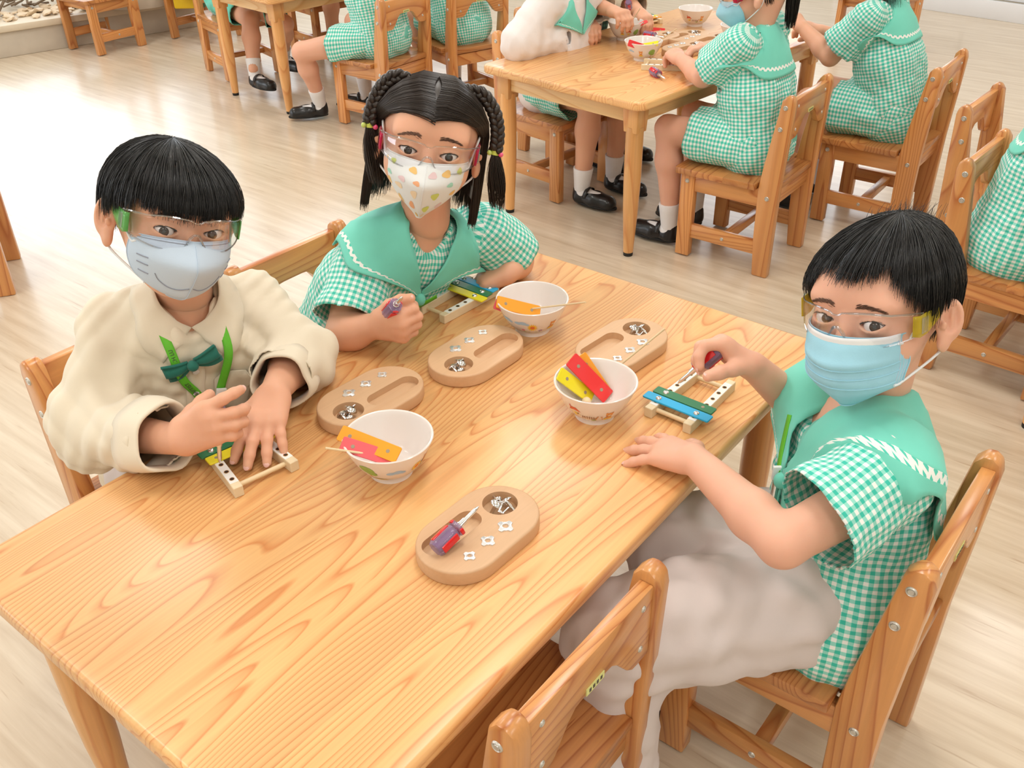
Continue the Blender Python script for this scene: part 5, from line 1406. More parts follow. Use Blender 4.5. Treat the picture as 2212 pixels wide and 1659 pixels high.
def seated(x, y, deg, lean=.1, zc=.37, neckz=.675, wr=None, wl=None, side=0, headfwd=.03, headz=.155, poleo=.3, sh=.115, kneeext=0):
    """joints of a child seated on a chair at x, y facing deg"""
    a = math.radians(deg); f = np.array([math.cos(a), math.sin(a), 0]); r = np.array([f[1], -f[0], 0]); J = {}
    J['pel'] = np.array([x, y, zc])-f*.025; J['neck'] = np.array([x, y, neckz])+f*(lean-.02)+r*side
    m = J['neck']-np.array([0, 0, .035])-f*.005; J['sr'] = m+r*sh; J['sl'] = m-r*sh
    wr = J['neck']+r*.09+f*.2+np.array([0, 0, -.13]) if wr is None else npv(wr); wl = J['neck']-r*.09+f*.2+np.array([0, 0, -.13]) if wl is None else npv(wl)
    J['er'], J['wr'] = IK(J['sr'], wr, .155, .145, r*poleo+np.array([0, 0, -1.])-f*.3); J['el'], J['wl'] = IK(J['sl'], wl, .155, .145, -r*poleo+np.array([0, 0, -1.])-f*.3)
    return J, J['neck']+f*headfwd+np.array([0, 0, headz]), f
A_ = lambda px, py, z: npv(at(px, py, z)); AD = lambda px, py, d: npv(atd(px, py, d))
def head_from_eyes(px, py, d, R, s=1.0): return AD(px, py, d)-R@(np.array([0, .076, -.001])*s)
CAMP = np.array([0, 0, 1.3])
U_ = npv(U); V__ = npv(V)
def emblem(parent, vol, p0, right, up, s, m):
    """school badge: gabled house outline with two figures and a cross made of line strokes"""
    st = [[(-1, -.9), (-1, .35), (-1.25, .35), (0, 1.1), (1.25, .35), (1, .35), (1, -.9)], [(-1, -.9), (1, -.9)], [(-.75, -.7), (-.75, .2), (-.2, .2)], [(-.5, .2), (-.5, -.7)], [(.75, -.7), (.75, .2), (.2, .2)], [(.5, .2), (.5, -.7)], [(0, .6), (0, -.7)], [(-.3, .35), (.3, .35)], [(-.8, -.2), (.8, -.2)]]
    for q in st:
        P = []
        for a, b in zip(q[:-1], q[1:]):
            for t in np.linspace(0, 1, 5): P.append(p0+right*(a[0]*(1-t)+b[0]*t)*s+up*(a[1]*(1-t)+b[1]*t)*s)
        W_ = vol.project(np.array(P), .0022, 8)
        ob('emblem_line', tube_me([tuple(x) for x in W_], .00042, 4), parent, m)
M['embl'] = mat('dark_green_thread', (.05, .16, .12), .7)
# ================= boy in the cream shirt
R1 = head_frame(-56, 2, 19); E1 = head_from_eyes(412, 506, 1.215, R1)
def hold(H, f, n, g=.023): return np.array(H)+nv(n)*g-nv(f)*.058
J1 = dict(pel=npv(uv(.42, -.19, .36)), neck=AD(398, 615, 1.37), sr=AD(225, 725, 1.40), er=AD(200, 925, 1.37), wr=A_(352, 962, .552), sl=AD(560, 665, 1.49), el=AD(640, 775, 1.45), wl=A_(592, 848, .562))
tip = A_(475, 1003, .522); hnd = A_(470, 895, .595); H1 = tip+nv(hnd-tip)*.066; F1 = nv((.80, .05, .42)); N1 = nv((.15, -.85, .50)); J1['wr'] = hold(H1, F1, N1, .015)
k1 = make_kid('boy with a black bowl cut, pale blue mask with drawn whiskers and a cream shirt', J1, E1, R1, dict(
    face=V, hh=.0019, ha=.0025, hb=.007, hs_=.0038, nails=True, bottoms='trousers', bmat='trousers', shirt='cream', sleeve='long', st=.80, stl=.62, loose=.018, sl_=(.050, .055, .040), sfold=.0065, swl=.075, sblur=1, skin='skin2', vneck=True, nk=.03,
    zmin=[(np.array([0, 0, .5015]), (0, 0, -1), None)] if False else [],
    handr=dict(fwd=F1, n=N1, s=1.0,
        fingers=dict(i=(1, 18, 28, 25), m=(-19, 28, 42, 30), r=(-25, 30, 48, 30), p=(-28, 32, 50, 30)), thumb=(40, 58, 5, 5)),
    handl=dict(fwd=nv(A_(556, 965, .530)-A_(592, 848, .562)), n=(0, -.1, 1), s=1.0, fingers=dict(i=(13, 6, 14, 10), m=(3, 5, 12, 10), r=(-8, 6, 14, 10), p=(-18, 8, 18, 10)), thumb=(42, 8, 5, 5))))
LOOK = CAMP-np.array([0, 0, .22]); eyes(k1.root, E1, R1, LOOK, 1.0); face_lines(k1.root, k1.hv, E1, R1, brow=True)
def hem1(p):
    a = abs(p)
    if a < .95: return .0235-.004*math.cos(p*3)
    if a < 1.35: return .020-.012*(a-.95)/.4
    return .008-.050*min(1, (a-1.35)/.9)
h1 = dome_hair(k1.root, E1, R1, 1.0, dict(r=(.089, .103, .073), c=(0, -.011, .024), hem=hem1, crown=(.0, -.02), jag=.0035, inward=.10), M['hair'], 4200, 3, rad=.00052)
h1['label'] = 'glossy black bowl-cut hair'
SP1 = dict(zc=sinterp([0, .2, .5, .8, 1], [-.006, -.022, -.048, -.082, -.092]), yc=sinterp([0, .12, .4, .75, 1], [.094, .104, .118, .094, .070]), xs=sinterp([0, .15, .5, .75, 1], [.060, .066, .064, .052, .022]), zs=sinterp([0, .5, .8, 1], [-.012, -.046, -.072, -.086]), ys=sinterp([0, .5, 1], [.048, .040, .046]), p=1.35)
mk1, f1 = build_mask(k1.root, E1, R1, 1.0, SP1, M['mask_pale']); mk1['label'] = 'pale blue mask with whisker and mouth lines'
for q in (-1, 1):
    line_on(mk1, f1, [(float(a), float(b)) for a, b, _ in spline([(q*.50, .555, 0), (q*.45, .63, 0), (q*.32, .69, 0), (q*.17, .695, 0), (q*.03, .655, 0)], 5)], .0007, M['maskline'], 'mouth_line')
    for vv in (.34, .47, .60): line_on(mk1, f1, [(q*u_, vv-.03*(u_-.65)) for u_ in np.linspace(.60, .78, 5)], .0008, M['maskline'], 'whisker')
line_on(mk1, f1, [(0, t) for t in np.linspace(.02, .98, 20)], .0006, M['mask_pale'], 'centre_seam')
for q in (-1, 1): line_on(mk1, f1, [(q*u_, .04+.0*u_) for u_ in np.linspace(.1, .95, 16)], .0004, M['maskline'], 'stitch_line')
M['tipg'] = clearmat('green_clear', (.22, .62, .18), .75); M['tipr'] = clearmat('crimson_clear', (.70, .02, .10), .8); M['tipy'] = clearmat('amber_clear', (.78, .62, .05), .7)
g1 = glasses(k1.root, E1, R1, 1.0, M['tipg'], M['rim'], dz=.002)
# shirt collar, placket, pocket, bow tie, lanyard
def shirt_collar(k, m, drop=.05, spread=.05):
    for q in (-1, 1):
        ins = [(.0, .052, -.036), (q*.022, .050, -.020), (q*.042, .030, .000), (q*.043, -.010, .020), (q*.022, -.038, .026), (0, -.042, .026)]
        out = [(q*.044, .080, -.074), (q*.066, .066, -.058), (q*.078, .034, -.030), (q*.072, -.014, -.012), (q*.036, -.062, -.008), (0, -.066, -.006)]
        A = np.array(spline(ins, 6)); B = np.array(spline(out, 6)); top = A+np.array([0, 0, .012])
        G = np.stack([A*(1-t)+B*t for t in (0, .15, .4, .7, 1)], 1); sh = G.shape
        Wd = np.array([k.T(p) for p in G.reshape(-1, 3)]); pr = k.sv.project(Wd, .005, 8)
        wgt = np.tile(np.array([.0, .2, .6, .9, 1]), sh[0])[:, None]; Wd = Wd*(1-wgt)+pr*wgt
        o = ob('collar', grid_mesh(Wd.reshape(sh)), k.shirt, m); solid(o, .002, 0)
shirt_collar(k1, M['cream'])
def on_shirt(k, pts, off=.003): return k.sv.project(np.array([k.T(p) for p in pts]), off, 8)
P = on_shirt(k1, [(0, .10, -.07-.02*i) for i in range(9)], .003); ribbon(k1.shirt, 'button_placket', P, .026, k1.f, M['cream'], .001)
for p in on_shirt(k1, [(0, .10, -.085), (0, .10, -.125), (0, .10, -.165)], .0045):
    o = ob('button', lathe_me([(0, .0012), (.003, .0016), (.0048, .0012), (.005, 0)], 14), k1.shirt, M['clipwhite']); o.matrix_basis = Matrix.Translation(p) @ Vector(k1.f).to_track_quat('Z', 'Y').to_matrix().to_4x4()
# bow tie
bowc = on_shirt(k1, [(.006, .10, -.066)], .010)[0]
bx = nv(-k1.r*.9+k1.u*.42); bo = None
for q in (-1, 1):
    G = []
    for t in np.linspace(0, 1, 9):
        wdt = .007+.010*math.sin(min(1, t*1.1)*PI/2); row = []
        for sgn in np.linspace(-1, 1, 7): row.append(bowc+bx*q*(.004+.036*t)+nv(np.cross(k1.f, bx))*wdt*sgn+k1.f*(.004*math.cos(sgn*PI*1.5)*(.4+t)+.004*math.sin(t*PI)))
        G.append(row)
    o = ob('bow_tie_loop', grid_mesh(np.array(G)), k1.root, M['bow']); solid(o, .004, 0)
bk_ = ob('bow_tie_knot', lathe_me([(.0085*math.sin(PI*i/8), -.0085*math.cos(PI*i/8)) for i in range(9)], 16), k1.root, M['bow']); bk_.location = bowc+k1.f*.004
# lanyard straps meeting low on the chest
def lany(k, q, pts, w=.0125): 
    P = k.sv.project(np.array([k.T(p) for p in pts]), np.interp(np.arange(len(pts)), [0, 1, 2], [.001, .005, .0075]), 8); n_ = [k.f]*len(P); return ribbon(k.root, 'lanyard_strap', P, w, np.array(k.f), M['lanyard'], .0012), P
s1, P1 = lany(k1, 1, [(.046, .05, -.025), (.040, .09, -.050), (.018, .11, -.090), (-.002, .11, -.130), (-.014, .115, -.165), (-.020, .115, -.195)])
s2, P2 = lany(k1, -1, [(-.044, .05, -.025), (-.048, .09, -.060), (-.042, .11, -.115), (-.036, .115, -.145), (-.030, .115, -.175), (-.026, .115, -.205)])
def text_on(parent, txt, size, origin, xdir, ydir, m, name='printed_text', lift=.001):
    cu = bpy.data.curves.new('t', 'FONT'); cu.body = txt; cu.size = size; cu.extrude = .0001; o = bpy.data.objects.new('t', cu); C.objects.link(o)
    bpy.context.view_layer.update(); me = bpy.data.meshes.new_from_object(o.evaluated_get(bpy.context.evaluated_depsgraph_get())); bpy.data.objects.remove(o)
    x = nv(xdir); y = nv(np.array(ydir)-x*np.dot(ydir, x)); z = np.cross(x, y); me.materials.clear()
    q = ob(name, me, parent, m); Mx = Matrix(np.stack([x, y, z], 1).tolist()).to_4x4(); Mx.translation = Vector(npv(origin)+z*lift); q.matrix_basis = Mx; return q
for a_, b_, tx in ((3, 2, 'BAPTIST'), (2, 1, 'CHURCH LU')):
    d1 = nv(P1[b_]-P1[a_]); up1 = np.cross(k1.f, d1); text_on(s1, tx, .0082, P1[a_]+d1*.004-up1*.003, d1, up1, M['ink'], lift=.0022)
cl = lerp(P2[2], P2[3], .5); o = ob('lanyard_clip', box_me((-.0075, -.002, -.012), (.0075, .003, .012), .001), s2, M['clipwhite'])
Mx = Matrix(np.stack([nv(np.cross(k1.f, nv(P2[2]-P2[3]))), k1.f*1.0, nv(P2[2]-P2[3])], 1).tolist()).to_4x4(); Mx.translation = Vector(cl+k1.f*.002); o.matrix_basis = Mx
# pocket with the school badge
pc = [(-.030, .1, -.118), (-.095, .1, -.118), (-.095, .1, -.19), (-.030, .1, -.19)]
G = np.array([[k1.T((-.030-.064*a, .1, -.108-.07*b)) for b in np.linspace(0, 1, 6)] for a in np.linspace(0, 1, 7)]).reshape(-1, 3)
G = k1.sv.project(G, .0028, 8).reshape(7, 6, 3); pk_ = ob('chest_pocket', grid_mesh(G), k1.shirt, M['cream']); solid(pk_, .0012, 0)
emblem(pk_, k1.sv, k1.T((-.064, .1, -.142)), -k1.r, k1.u, .016, M['embl'])
def cuff(k, E, W_, t, r0, r1, m, wl=.045, gap=.004):
    """turned-back cuff: a wavy band around the forearm"""
    d = nv(W_-E); p = lerp(E, W_, t); a = nv(np.cross(d, [0, 0, 1.])); b = np.cross(d, a); G = []
    for i in range(40):
        th = 2*PI*i/40; wv = 1+.06*math.sin(th*3+1)+.04*math.sin(th*5); row = []
        for (q, rr) in ((-wl, r0), (-wl*.5, r0*1.01), (0, r1), (.004, r1*.98), (.003, r1*.93), (-.02, r1*.88)): row.append(p+d*(q+.004*math.sin(th*2))+(a*math.cos(th)+b*math.sin(th))*rr*wv)
        G.append(row)
    G = np.array(G); G[..., 2] = np.maximum(G[..., 2], .5022) if p[2] > .5 else G[..., 2]
    o = ob('cuff', grid_mesh(G, closed_u=True), k.shirt, m); solid(o, .0016, 0); return o
cuff(k1, J1['er'], J1['wr'], .86, .050, .047, M['cream'], .05); cuff(k1, J1['el'], J1['wl'], .68, .046, .043, M['cream'], .035)
# his screwdriver, upright, and the screw under it
ax = nv(tip-hnd); screwdriver(aim(Vector(tip-ax*.062), Vector(tip), .4), 'screwdriver held upright in the cream-shirted boy\'s fist', 1.0)
# ================= girl with braids
R2 = head_frame(-88, 3, 12); E2 = head_from_eyes(925, 335, 1.425, R2)
J2 = dict(pel=npv(uv(.80, -.18, .36)), neck=AD(925, 462, 1.58), sr=AD(780, 565, 1.60), er=AD(742, 720, 1.56), wr=A_(815, 703, .55), sl=AD(1062, 500, 1.70), el=AD(1118, 560, 1.76), wl=A_(1104, 585, .54))
k2 = make_kid('girl with two braids, crimson-armed clear glasses and a printed white mask', J2, E2, R2, dict(
    face=V, hh=.0019, ha=.0025, hb=.007, hs_=.0036, nails=True, bottoms='skirt', shirt='ging', sleeve='short', st=.80, sr_=(.050, .060), loose=.014, sfold=.003, vneck=True, skin='skin2', arm0=.3, uvref=nv(CAMP-J2['pel']),
    handr=dict(fwd=npv((.75, -.45, .2)), n=npv((-.43, -.73, -.03)), fingers=dict(i=(4, 55, 75, 50), m=(1, 62, 80, 50), r=(-2, 66, 80, 50), p=(-5, 68, 80, 45)), thumb=(38, 12, 20, 15)),
    handl=dict(fwd=nv(A_(1045, 605, .52)-A_(1104, 585, .54)), n=(0, 0, 1), fingers=dict(i=(6, 25, 25, 15), m=(2, 22, 25, 15), r=(-3, 25, 25, 15), p=(-8, 25, 25, 15)), thumb=(55, 15, 10, 10))))
eyes(k2.root, E2, R2, LOOK); face_lines(k2.root, k2.hv, E2, R2, brow=True, browz=.024)
def girl_hair(k, c, R, s, m, seed, count=3600, low=-.118, part=True, braids=True):
    rs = np.random.default_rng(seed); K = count; n = 11; T = np.linspace(0, 1, n)
    side = np.where(rs.random(K) < .5, -1, 1); y0 = rs.uniform(-.088, .077, K); off = rs.random(K)*.007-.002
    cy, cz = -.012, .020
    P = np.zeros((K, n, 3)); zl = low+rs.normal(0, .008, K)
    for i, t in enumerate(T):
        a = np.clip(t/.5, 0, 1)                      # around the skull
        yb = y0-(np.maximum(0, y0+.01)*.85)*a**2.6
        yb = np.where(y0 < -.05, y0, yb)
        cs = np.sqrt(np.clip(1-((yb-cy)/.097)**2, .02, 1)); x = side*(.0805*cs+off+.002)*np.sin(a*PI/2*1.0+.012*(1-a)); zz = cz+(.077*cs+off)*np.cos(a*PI/2)
        zz += -.004*np.exp(-(x/.006)**2)
        d = np.clip((t-.5)/.5, 0, 1); zt = zz*(1-d)+(zl)*d; x = x*(1+.10*d*(1-.3*d))+side*.004*np.sin(d*3+y0*60)
        P[:, i] = np.stack([x, yb-.012*d, zt], 1)
    W_ = c+(P*s)@R.T; hr = locks(W_, rs.uniform(.6, 1.3, K)*.00056*s, n, k.root, 'hair', m)
    # under layer
    nu, nv2 = 40, 18
    for q in (-1, 1):
        G = np.zeros((nu, nv2, 3))
        for i, y in enumerate(np.linspace(-.094, .074, nu)):
            for j, t in enumerate(np.linspace(0, .97, nv2)):
                a = min(1, t/.5); yb = y-(max(0, y+.01)*.85)*a**2.6 if y >= -.05 else y
                cs = math.sqrt(max(.02, 1-((yb-cy)/.097)**2)); x = q*(.0785*cs)*math.sin(a*PI/2); zz = cz+(.0745*cs)*math.cos(a*PI/2); d = max(0, (t-.5)/.5)
                G[i, j] = (x*(1+.08*d), yb-.012*d, zz*(1-d)+(low+.012)*d)
        ob('hair_underlayer', grid_mesh((c+(G.reshape(-1, 3)*s)@R.T).reshape(nu, nv2, 3)), hr, m)
    return hr
h2 = girl_hair(k2, E2, R2, 1.0, M['hairb'], 4); h2['label'] = 'dark hair parted in the middle'
def braid(k, c, R, pts, m, r=.0088, n=13, tail=True):
    S = np.array(spline([c+R@np.array(p) for p in pts], 12)); dd = np.r_[0, np.cumsum(np.linalg.norm(np.diff(S, axis=0), axis=1))]; Ltot = dd[-1]
    at_ = lambda l: np.array([np.interp(l, dd, S[:, i]) for i in range(3)])
    cz = R[:, 1]; lst = []; rad = []
    for st in range(3):
        P = []
        for i in range(n*6):
            l = Ltot*i/(n*6-1); T = nv(at_(min(Ltot, l+.002))-at_(max(0, l-.002))); A = nv(np.cross(T, cz)); B = np.cross(T, A); ph = 2*PI*(l/.030+st/3)
            P.append(at_(l)+A*r*.72*math.sin(ph)+B*r*.42*math.sin(2*ph))
        lst.append([tuple(p) for p in P]); rad.append([r*.62]*len(P))
    o = ob('braid', multi_tube(lst, rad, 10), k.root, m)
    e = S[-1]; T = nv(S[-1]-S[-4])
    tie = ob('hair_tie', tube_me([tuple(e-T*.002), tuple(e+T*.006)], .0062, 14), o, mat('lime_hair_tie', (.62, .70, .12), .5))
    for q, cc in ((1, (.85, .10, .24)), (-1, (.55, .66, .15))):
        b = ob('bead', lathe_me([(.0042*math.sin(PI*i/8), -.0042*math.cos(PI*i/8)) for i in range(9)], 12), o, mat('hair_bead', cc, .2, coat=.5)); b.location = e+T*.003+R[:, 0]*.009*q*(-1)+R[:, 1]*.004
    rs = np.random.default_rng(1); L_ = []
    for i in range(260):
        a = rs.uniform(0, 2*PI); rr = .004*math.sqrt(rs.random()); q = e+R[:, 0]*rr*math.cos(a)+R[:, 1]*rr*math.sin(a); ln = rs.uniform(.075, .10)
        L_.append([q+np.array([0, 0, -1])*ln*t+(q-e)*2.2*math.sin(t*PI*.7)+R[:, 0]*.003*math.sin(t*3+a) for t in np.linspace(0, 1, 9)])
    locks(np.array(L_), np.full(260, .0007), 9, o, 'braid_tail', m); return o
braid(k2, E2, R2, [(-.044, -.012, .082), (-.068, -.010, .082), (-.090, -.006, .062), (-.100, -.002, .040), (-.104, 0, .018), (-.104, .002, .002)], M['hairb'])
braid(k2, E2, R2, [(.044, -.012, .082), (.066, -.012, .084), (.084, -.008, .066), (.092, -.004, .045), (.096, 0, .024), (.095, .002, .010)], M['hairb'])
SP2 = dict(zc=sinterp([0, .2, .5, .8, 1], [-.008, -.026, -.050, -.086, -.104]), yc=sinterp([0, .12, .4, .75, 1], [.095, .106, .118, .094, .068]), xs=sinterp([0, .15, .5, .75, 1], [.062, .065, .062, .046, .004]), zs=sinterp([0, .5, .8, 1], [-.010, -.042, -.066, -.104]), ys=sinterp([0, .5, 1], [.046, .040, .064]), p=1.3)
mk2, f2 = build_mask(k2.root, E2, R2, 1.0, SP2, M['mask_print'], loops=True); mk2['label'] = 'white mask with small pastel prints'
PR = [mat('print_pastel_%d' % i, c_, .8) for i, c_ in enumerate([(.62, .70, .18), (.85, .55, .20), (.38, .68, .55), (.88, .70, .48), (.85, .42, .22), (.80, .60, .62)])]
rs = np.random.default_rng(8)
spots = [(-.62, .12, 0), (-.35, .14, 1), (-.12, .16, 5), (.2, .14, 1), (.6, .12, 0), (.82, .14, 1), (-.78, .33, 3), (-.45, .36, 2), (.12, .33, 4), (.38, .36, 5), (.68, .38, 2), (-.58, .56, 1), (-.22, .55, 0), (.15, .55, 3), (.45, .52, 3), (.72, .56, 1), (-.4, .74, 5), (-.12, .76, 0), (.2, .74, 4), (.5, .74, 1), (-.15, .92, 3), (.15, .92, 1)]
for (u_, v_, ci) in spots:
    a, b = rs.uniform(.055, .085), rs.uniform(.045, .065); Vs = []; Fs = []; R_ = rs.uniform(0, 3)
    for ring in (0, .5, 1):
        for i in range(14):
            t = 2*PI*i/14; w_ = ring*(1+.15*math.sin(3*t+R_)); Vs.append(tuple(f2(np.clip(u_+a*w_*math.cos(t), -1, 1), np.clip(v_+b*w_*math.sin(t), 0, 1))+R2@np.array([0, .0005, 0])))
    for q in range(2):
        for i in range(14): Fs.append((q*14+i, q*14+(i+1) % 14, (q+1)*14+(i+1) % 14, (q+1)*14+i))
    me = bpy.data.meshes.new('m'); me.from_pydata(Vs, [], Fs); ob('pastel_print', shade(me), mk2, PR[ci])
line_on(mk2, f2, [(0, t) for t in np.linspace(.02, .98, 20)], .0005, M['maskw'], 'centre_seam')
glasses(k2.root, E2, R2, 1.0, M['tipr'], M['rim'], dz=.000)
col2, _ = sailor_collar(k2.root, k2.sv, J2, k2.T, M['teal'], M['trim'], z_front=-.105, width=.175, shoulder=.165)
# teal scarf knot, lanyard piece and clip
def neck_knot(k, z, tie=True):
    p = on_shirt(k, [(0, .12, z)], .010)[0]
    o = ob('scarf_knot', lathe_me([(.010*math.sin(PI*i/8), -.012*math.cos(PI*i/8)) for i in range(9)], 16), k.root, M['teal']); o.location = p
    for q in (-1, 1):
        P = on_shirt(k, [(q*.003, .12, z-.005), (q*.012, .12, z-.03), (q*.016, .12, z-.06), (q*.014, .12, z-.085)], .006)
        ribbon(k.root, 'scarf_tail', P, .02, np.array(k.f), M['teal'], .002, widths=[.008, .018, .028, .004])
    return p
pkn = neck_knot(k2, -.112)
P = on_shirt(k2, [(-.030, .1, -.105), (-.008, .11, -.118), (.006, .11, -.128), (.016, .11, -.112)], .014); ribbon(k2.root, 'lanyard_strap', P, .011, np.array(k2.f), M['lanyard'], .001)
P = on_shirt(k2, [(.004, .11, -.118), (.006, .11, -.150)], .014); ribbon(k2.root, 'lanyard_strap', P, .008, np.array(k2.f), M['lanyard'], .001)
ob('lanyard_clip', tube_me([tuple(P[1]), tuple(P[1]-k2.u*.022)], .004, 10), k2.root, M['steel'])
G = np.array([[k2.T((-.045-.055*a, .1, -.125-.05*b)) for b in np.linspace(0, 1, 5)] for a in np.linspace(0, 1, 5)]).reshape(-1, 3); G = k2.sv.project(G, .003, 8).reshape(5, 5, 3)
bg2 = ob('badge_patch', grid_mesh(G), k2.shirt, M['maskw']); emblem(bg2, k2.sv, k2.T((-.072, .1, -.15)), -k2.r, k2.u, .016, M['embl'])
hp = lerp(J2['wr'], A_(868, 678, .575), .9)
screwdriver(aim(Vector(A_(846, 668, .592)), Vector(A_(868, 643, .628)), .2), 'screwdriver clenched in the braided girl\'s fist', .92)
# ================= boy in the sky blue mask
R3 = head_frame(-139, 2, -12); E3 = head_from_eyes(1827, 699, 1.115, R3)
J3 = dict(pel=npv(uv(.785, .80, .365)), neck=AD(1885, 850, 1.235), sl=AD(1925, 1045, 1.125), el=AD(1690, 1172, 1.095), wl=A_(1497, 990, .537), sr=AD(1760, 870, 1.34), er=AD(1775, 925, 1.43), wr=A_(1655, 838, .575),
    kl=A_(1330, 1365, .37), kr=A_(1440, 1160, .375))
H3 = A_(1530, 772, .62); F3 = nv((-.75, .28, .42)); T3 = nv((.25, -.85, .35)); N3 = nv(np.cross(F3, T3)); J3['wr'] = hold(H3, F3, N3)
k3 = make_kid('boy in sky blue pleated mask and teal gingham shirt, screwdriver in his raised hand', J3, E3, R3, dict(
    face=-V__, hh=.0019, ha=.0024, hb=.007, hs_=.0036, hbot=.005, nails=True, bottoms='trousers', bmat='trousers', bfold=.006, shirt='ging', sleeve='short', st=.68, sr_=(.055, .066), loose=.010, hem=.05, flare=.016, sfold=.0035, vneck=True, skin='skin3', arm0=.25, uvref=nv(CAMP-J3['pel']),
    handl=dict(fwd=nv(A_(1350, 955, .505)-A_(1497, 990, .54)), n=(0, 0, 1), s=1.0, fingers=dict(i=(26, 6, 10, 5), m=(12, 4, 8, 5), r=(-3, 4, 8, 5), p=(-22, 6, 8, 5)), thumb=(55, 8, 20, 5)),
    handr=dict(fwd=F3, n=N3, s=1.0, fingers=dict(i=(4, 38, 55, 35), m=(1, 45, 62, 35), r=(-3, 52, 66, 35), p=(-8, 60, 66, 35)), thumb=(34, 42, 5, 10))))
eyes(k3.root, E3, R3, LOOK); face_lines(k3.root, k3.hv, E3, R3, brow=True)
def hem3(p):
    a = abs(p)
    if a < .6: return .058-.004*math.cos(p*5)
    if a < 1.25: return .060-.062*(a-.6)/.65
    if a < 1.7: return -.004+.018*math.exp(-((a-1.55)/.15)**2)
    return -.006-.050*min(1, (a-1.7)/.8)
h3 = dome_hair(k3.root, E3, R3, 1.0, dict(r=(.086, .097, .076), c=(0, -.007, .026), hem=hem3, crown=(0, -.035), jag=.005, inward=.25, clump=.004), M['hair'], 4200, 9, rad=.00050)
rs = np.random.default_rng(12); L_ = []
for i in range(110):
    b = np.array([rs.normal(.0, .018), -.045+rs.normal(0, .014), .093]); dd_ = nv(np.array([rs.normal(0, .35), -.5+rs.normal(0, .3), 1.0])); ln = rs.uniform(.012, .024)
    L_.append([E3+R3@(b+dd_*ln*t+np.array([0, -.3, -.1])*ln*t*t) for t in np.linspace(0, 1, 6)])
locks(np.array(L_), np.full(110, .0004), 6, h3, 'hair_tuft', M['hair']); h3['label'] = 'short black hair with a tuft at the crown'
pl3 = lambda u_, v_: .0016*math.sin(v_*2*PI*3.5)*(1 if .3 < v_ < .78 else .2)
SP3 = dict(zc=sinterp([0, .2, .5, .8, 1], [-.010, -.030, -.052, -.082, -.104]), yc=sinterp([0, .12, .4, .75, 1], [.096, .105, .113, .104, .082]), xs=sinterp([0, .2, .5, .75, .8, 1], [.060, .063, .063, .060, .052, .010]), zs=sinterp([0, .5, .78, 1], [-.010, -.046, -.074, -.104]), ys=sinterp([0, .5, 1], [.050, .046, .070]), p=1.7, bump=pl3, whiteedge=False, lowtab=.74)
mk3, f3 = build_mask(k3.root, E3, R3, 1.0, SP3, M['mask_sky']); mk3['label'] = 'sky blue pleated surgical mask'
for vv in (.42, .55, .68): line_on(mk3, f3, [(u_, vv+.03*math.cos(u_*PI/2)) for u_ in np.linspace(-.86, .86, 20)], .0008, M['mask_sky'], 'pleat')
ribbon(mk3, 'nose_band', [f3(u_, .05)+R3@np.array([0, .001, 0]) for u_ in np.linspace(-.9, .9, 12)], .012, R3[:, 1], M['maskw'], .0006, 2)
for q in (-1, 1):
    for du in (.86, .91, .96): line_on(mk3, f3, [(q*du, v_) for v_ in np.linspace(.06, .76, 12)], .0004, M['maskline'] if False else M['mask_pale'], 'weld_dots')
glasses(k3.root, E3, R3, 1.0, M['tipy'], M['rim'], dz=.000)
col3, _ = sailor_collar(k3.root, k3.sv, J3, k3.T, M['teal'], M['trim'], z_front=-.115, width=.19, shoulder=.17, back=.12, off=.010)
neck_knot(k3, -.122)
P = on_shirt(k3, [(.040, .08, -.05), (.026, .1, -.09), (.010, .11, -.12)], .012); ribbon(k3.root, 'lanyard_strap', P, .012, np.array(k3.f), M['lanyard'], .001)
ob('lanyard_clip', box_me((-.007, -.002, -.011), (.007, .003, .011), .001), k3.root, M['clipwhite']).matrix_basis = Matrix.Translation(P[6 if len(P) > 6 else -1])
ob('badge_clip', tube_me([tuple(P[-1]-k3.u*.005), tuple(P[-1]-k3.u*.05)], .0045, 10), k3.root, M['steel'])
screwdriver(aim(Vector(H3), Vector(A_(1467, 826, .575)), .5), 'screwdriver the boy in the sky blue mask holds over his xylophone', 1.0)
k3.shirt['label'] = 'teal and white gingham shirt'
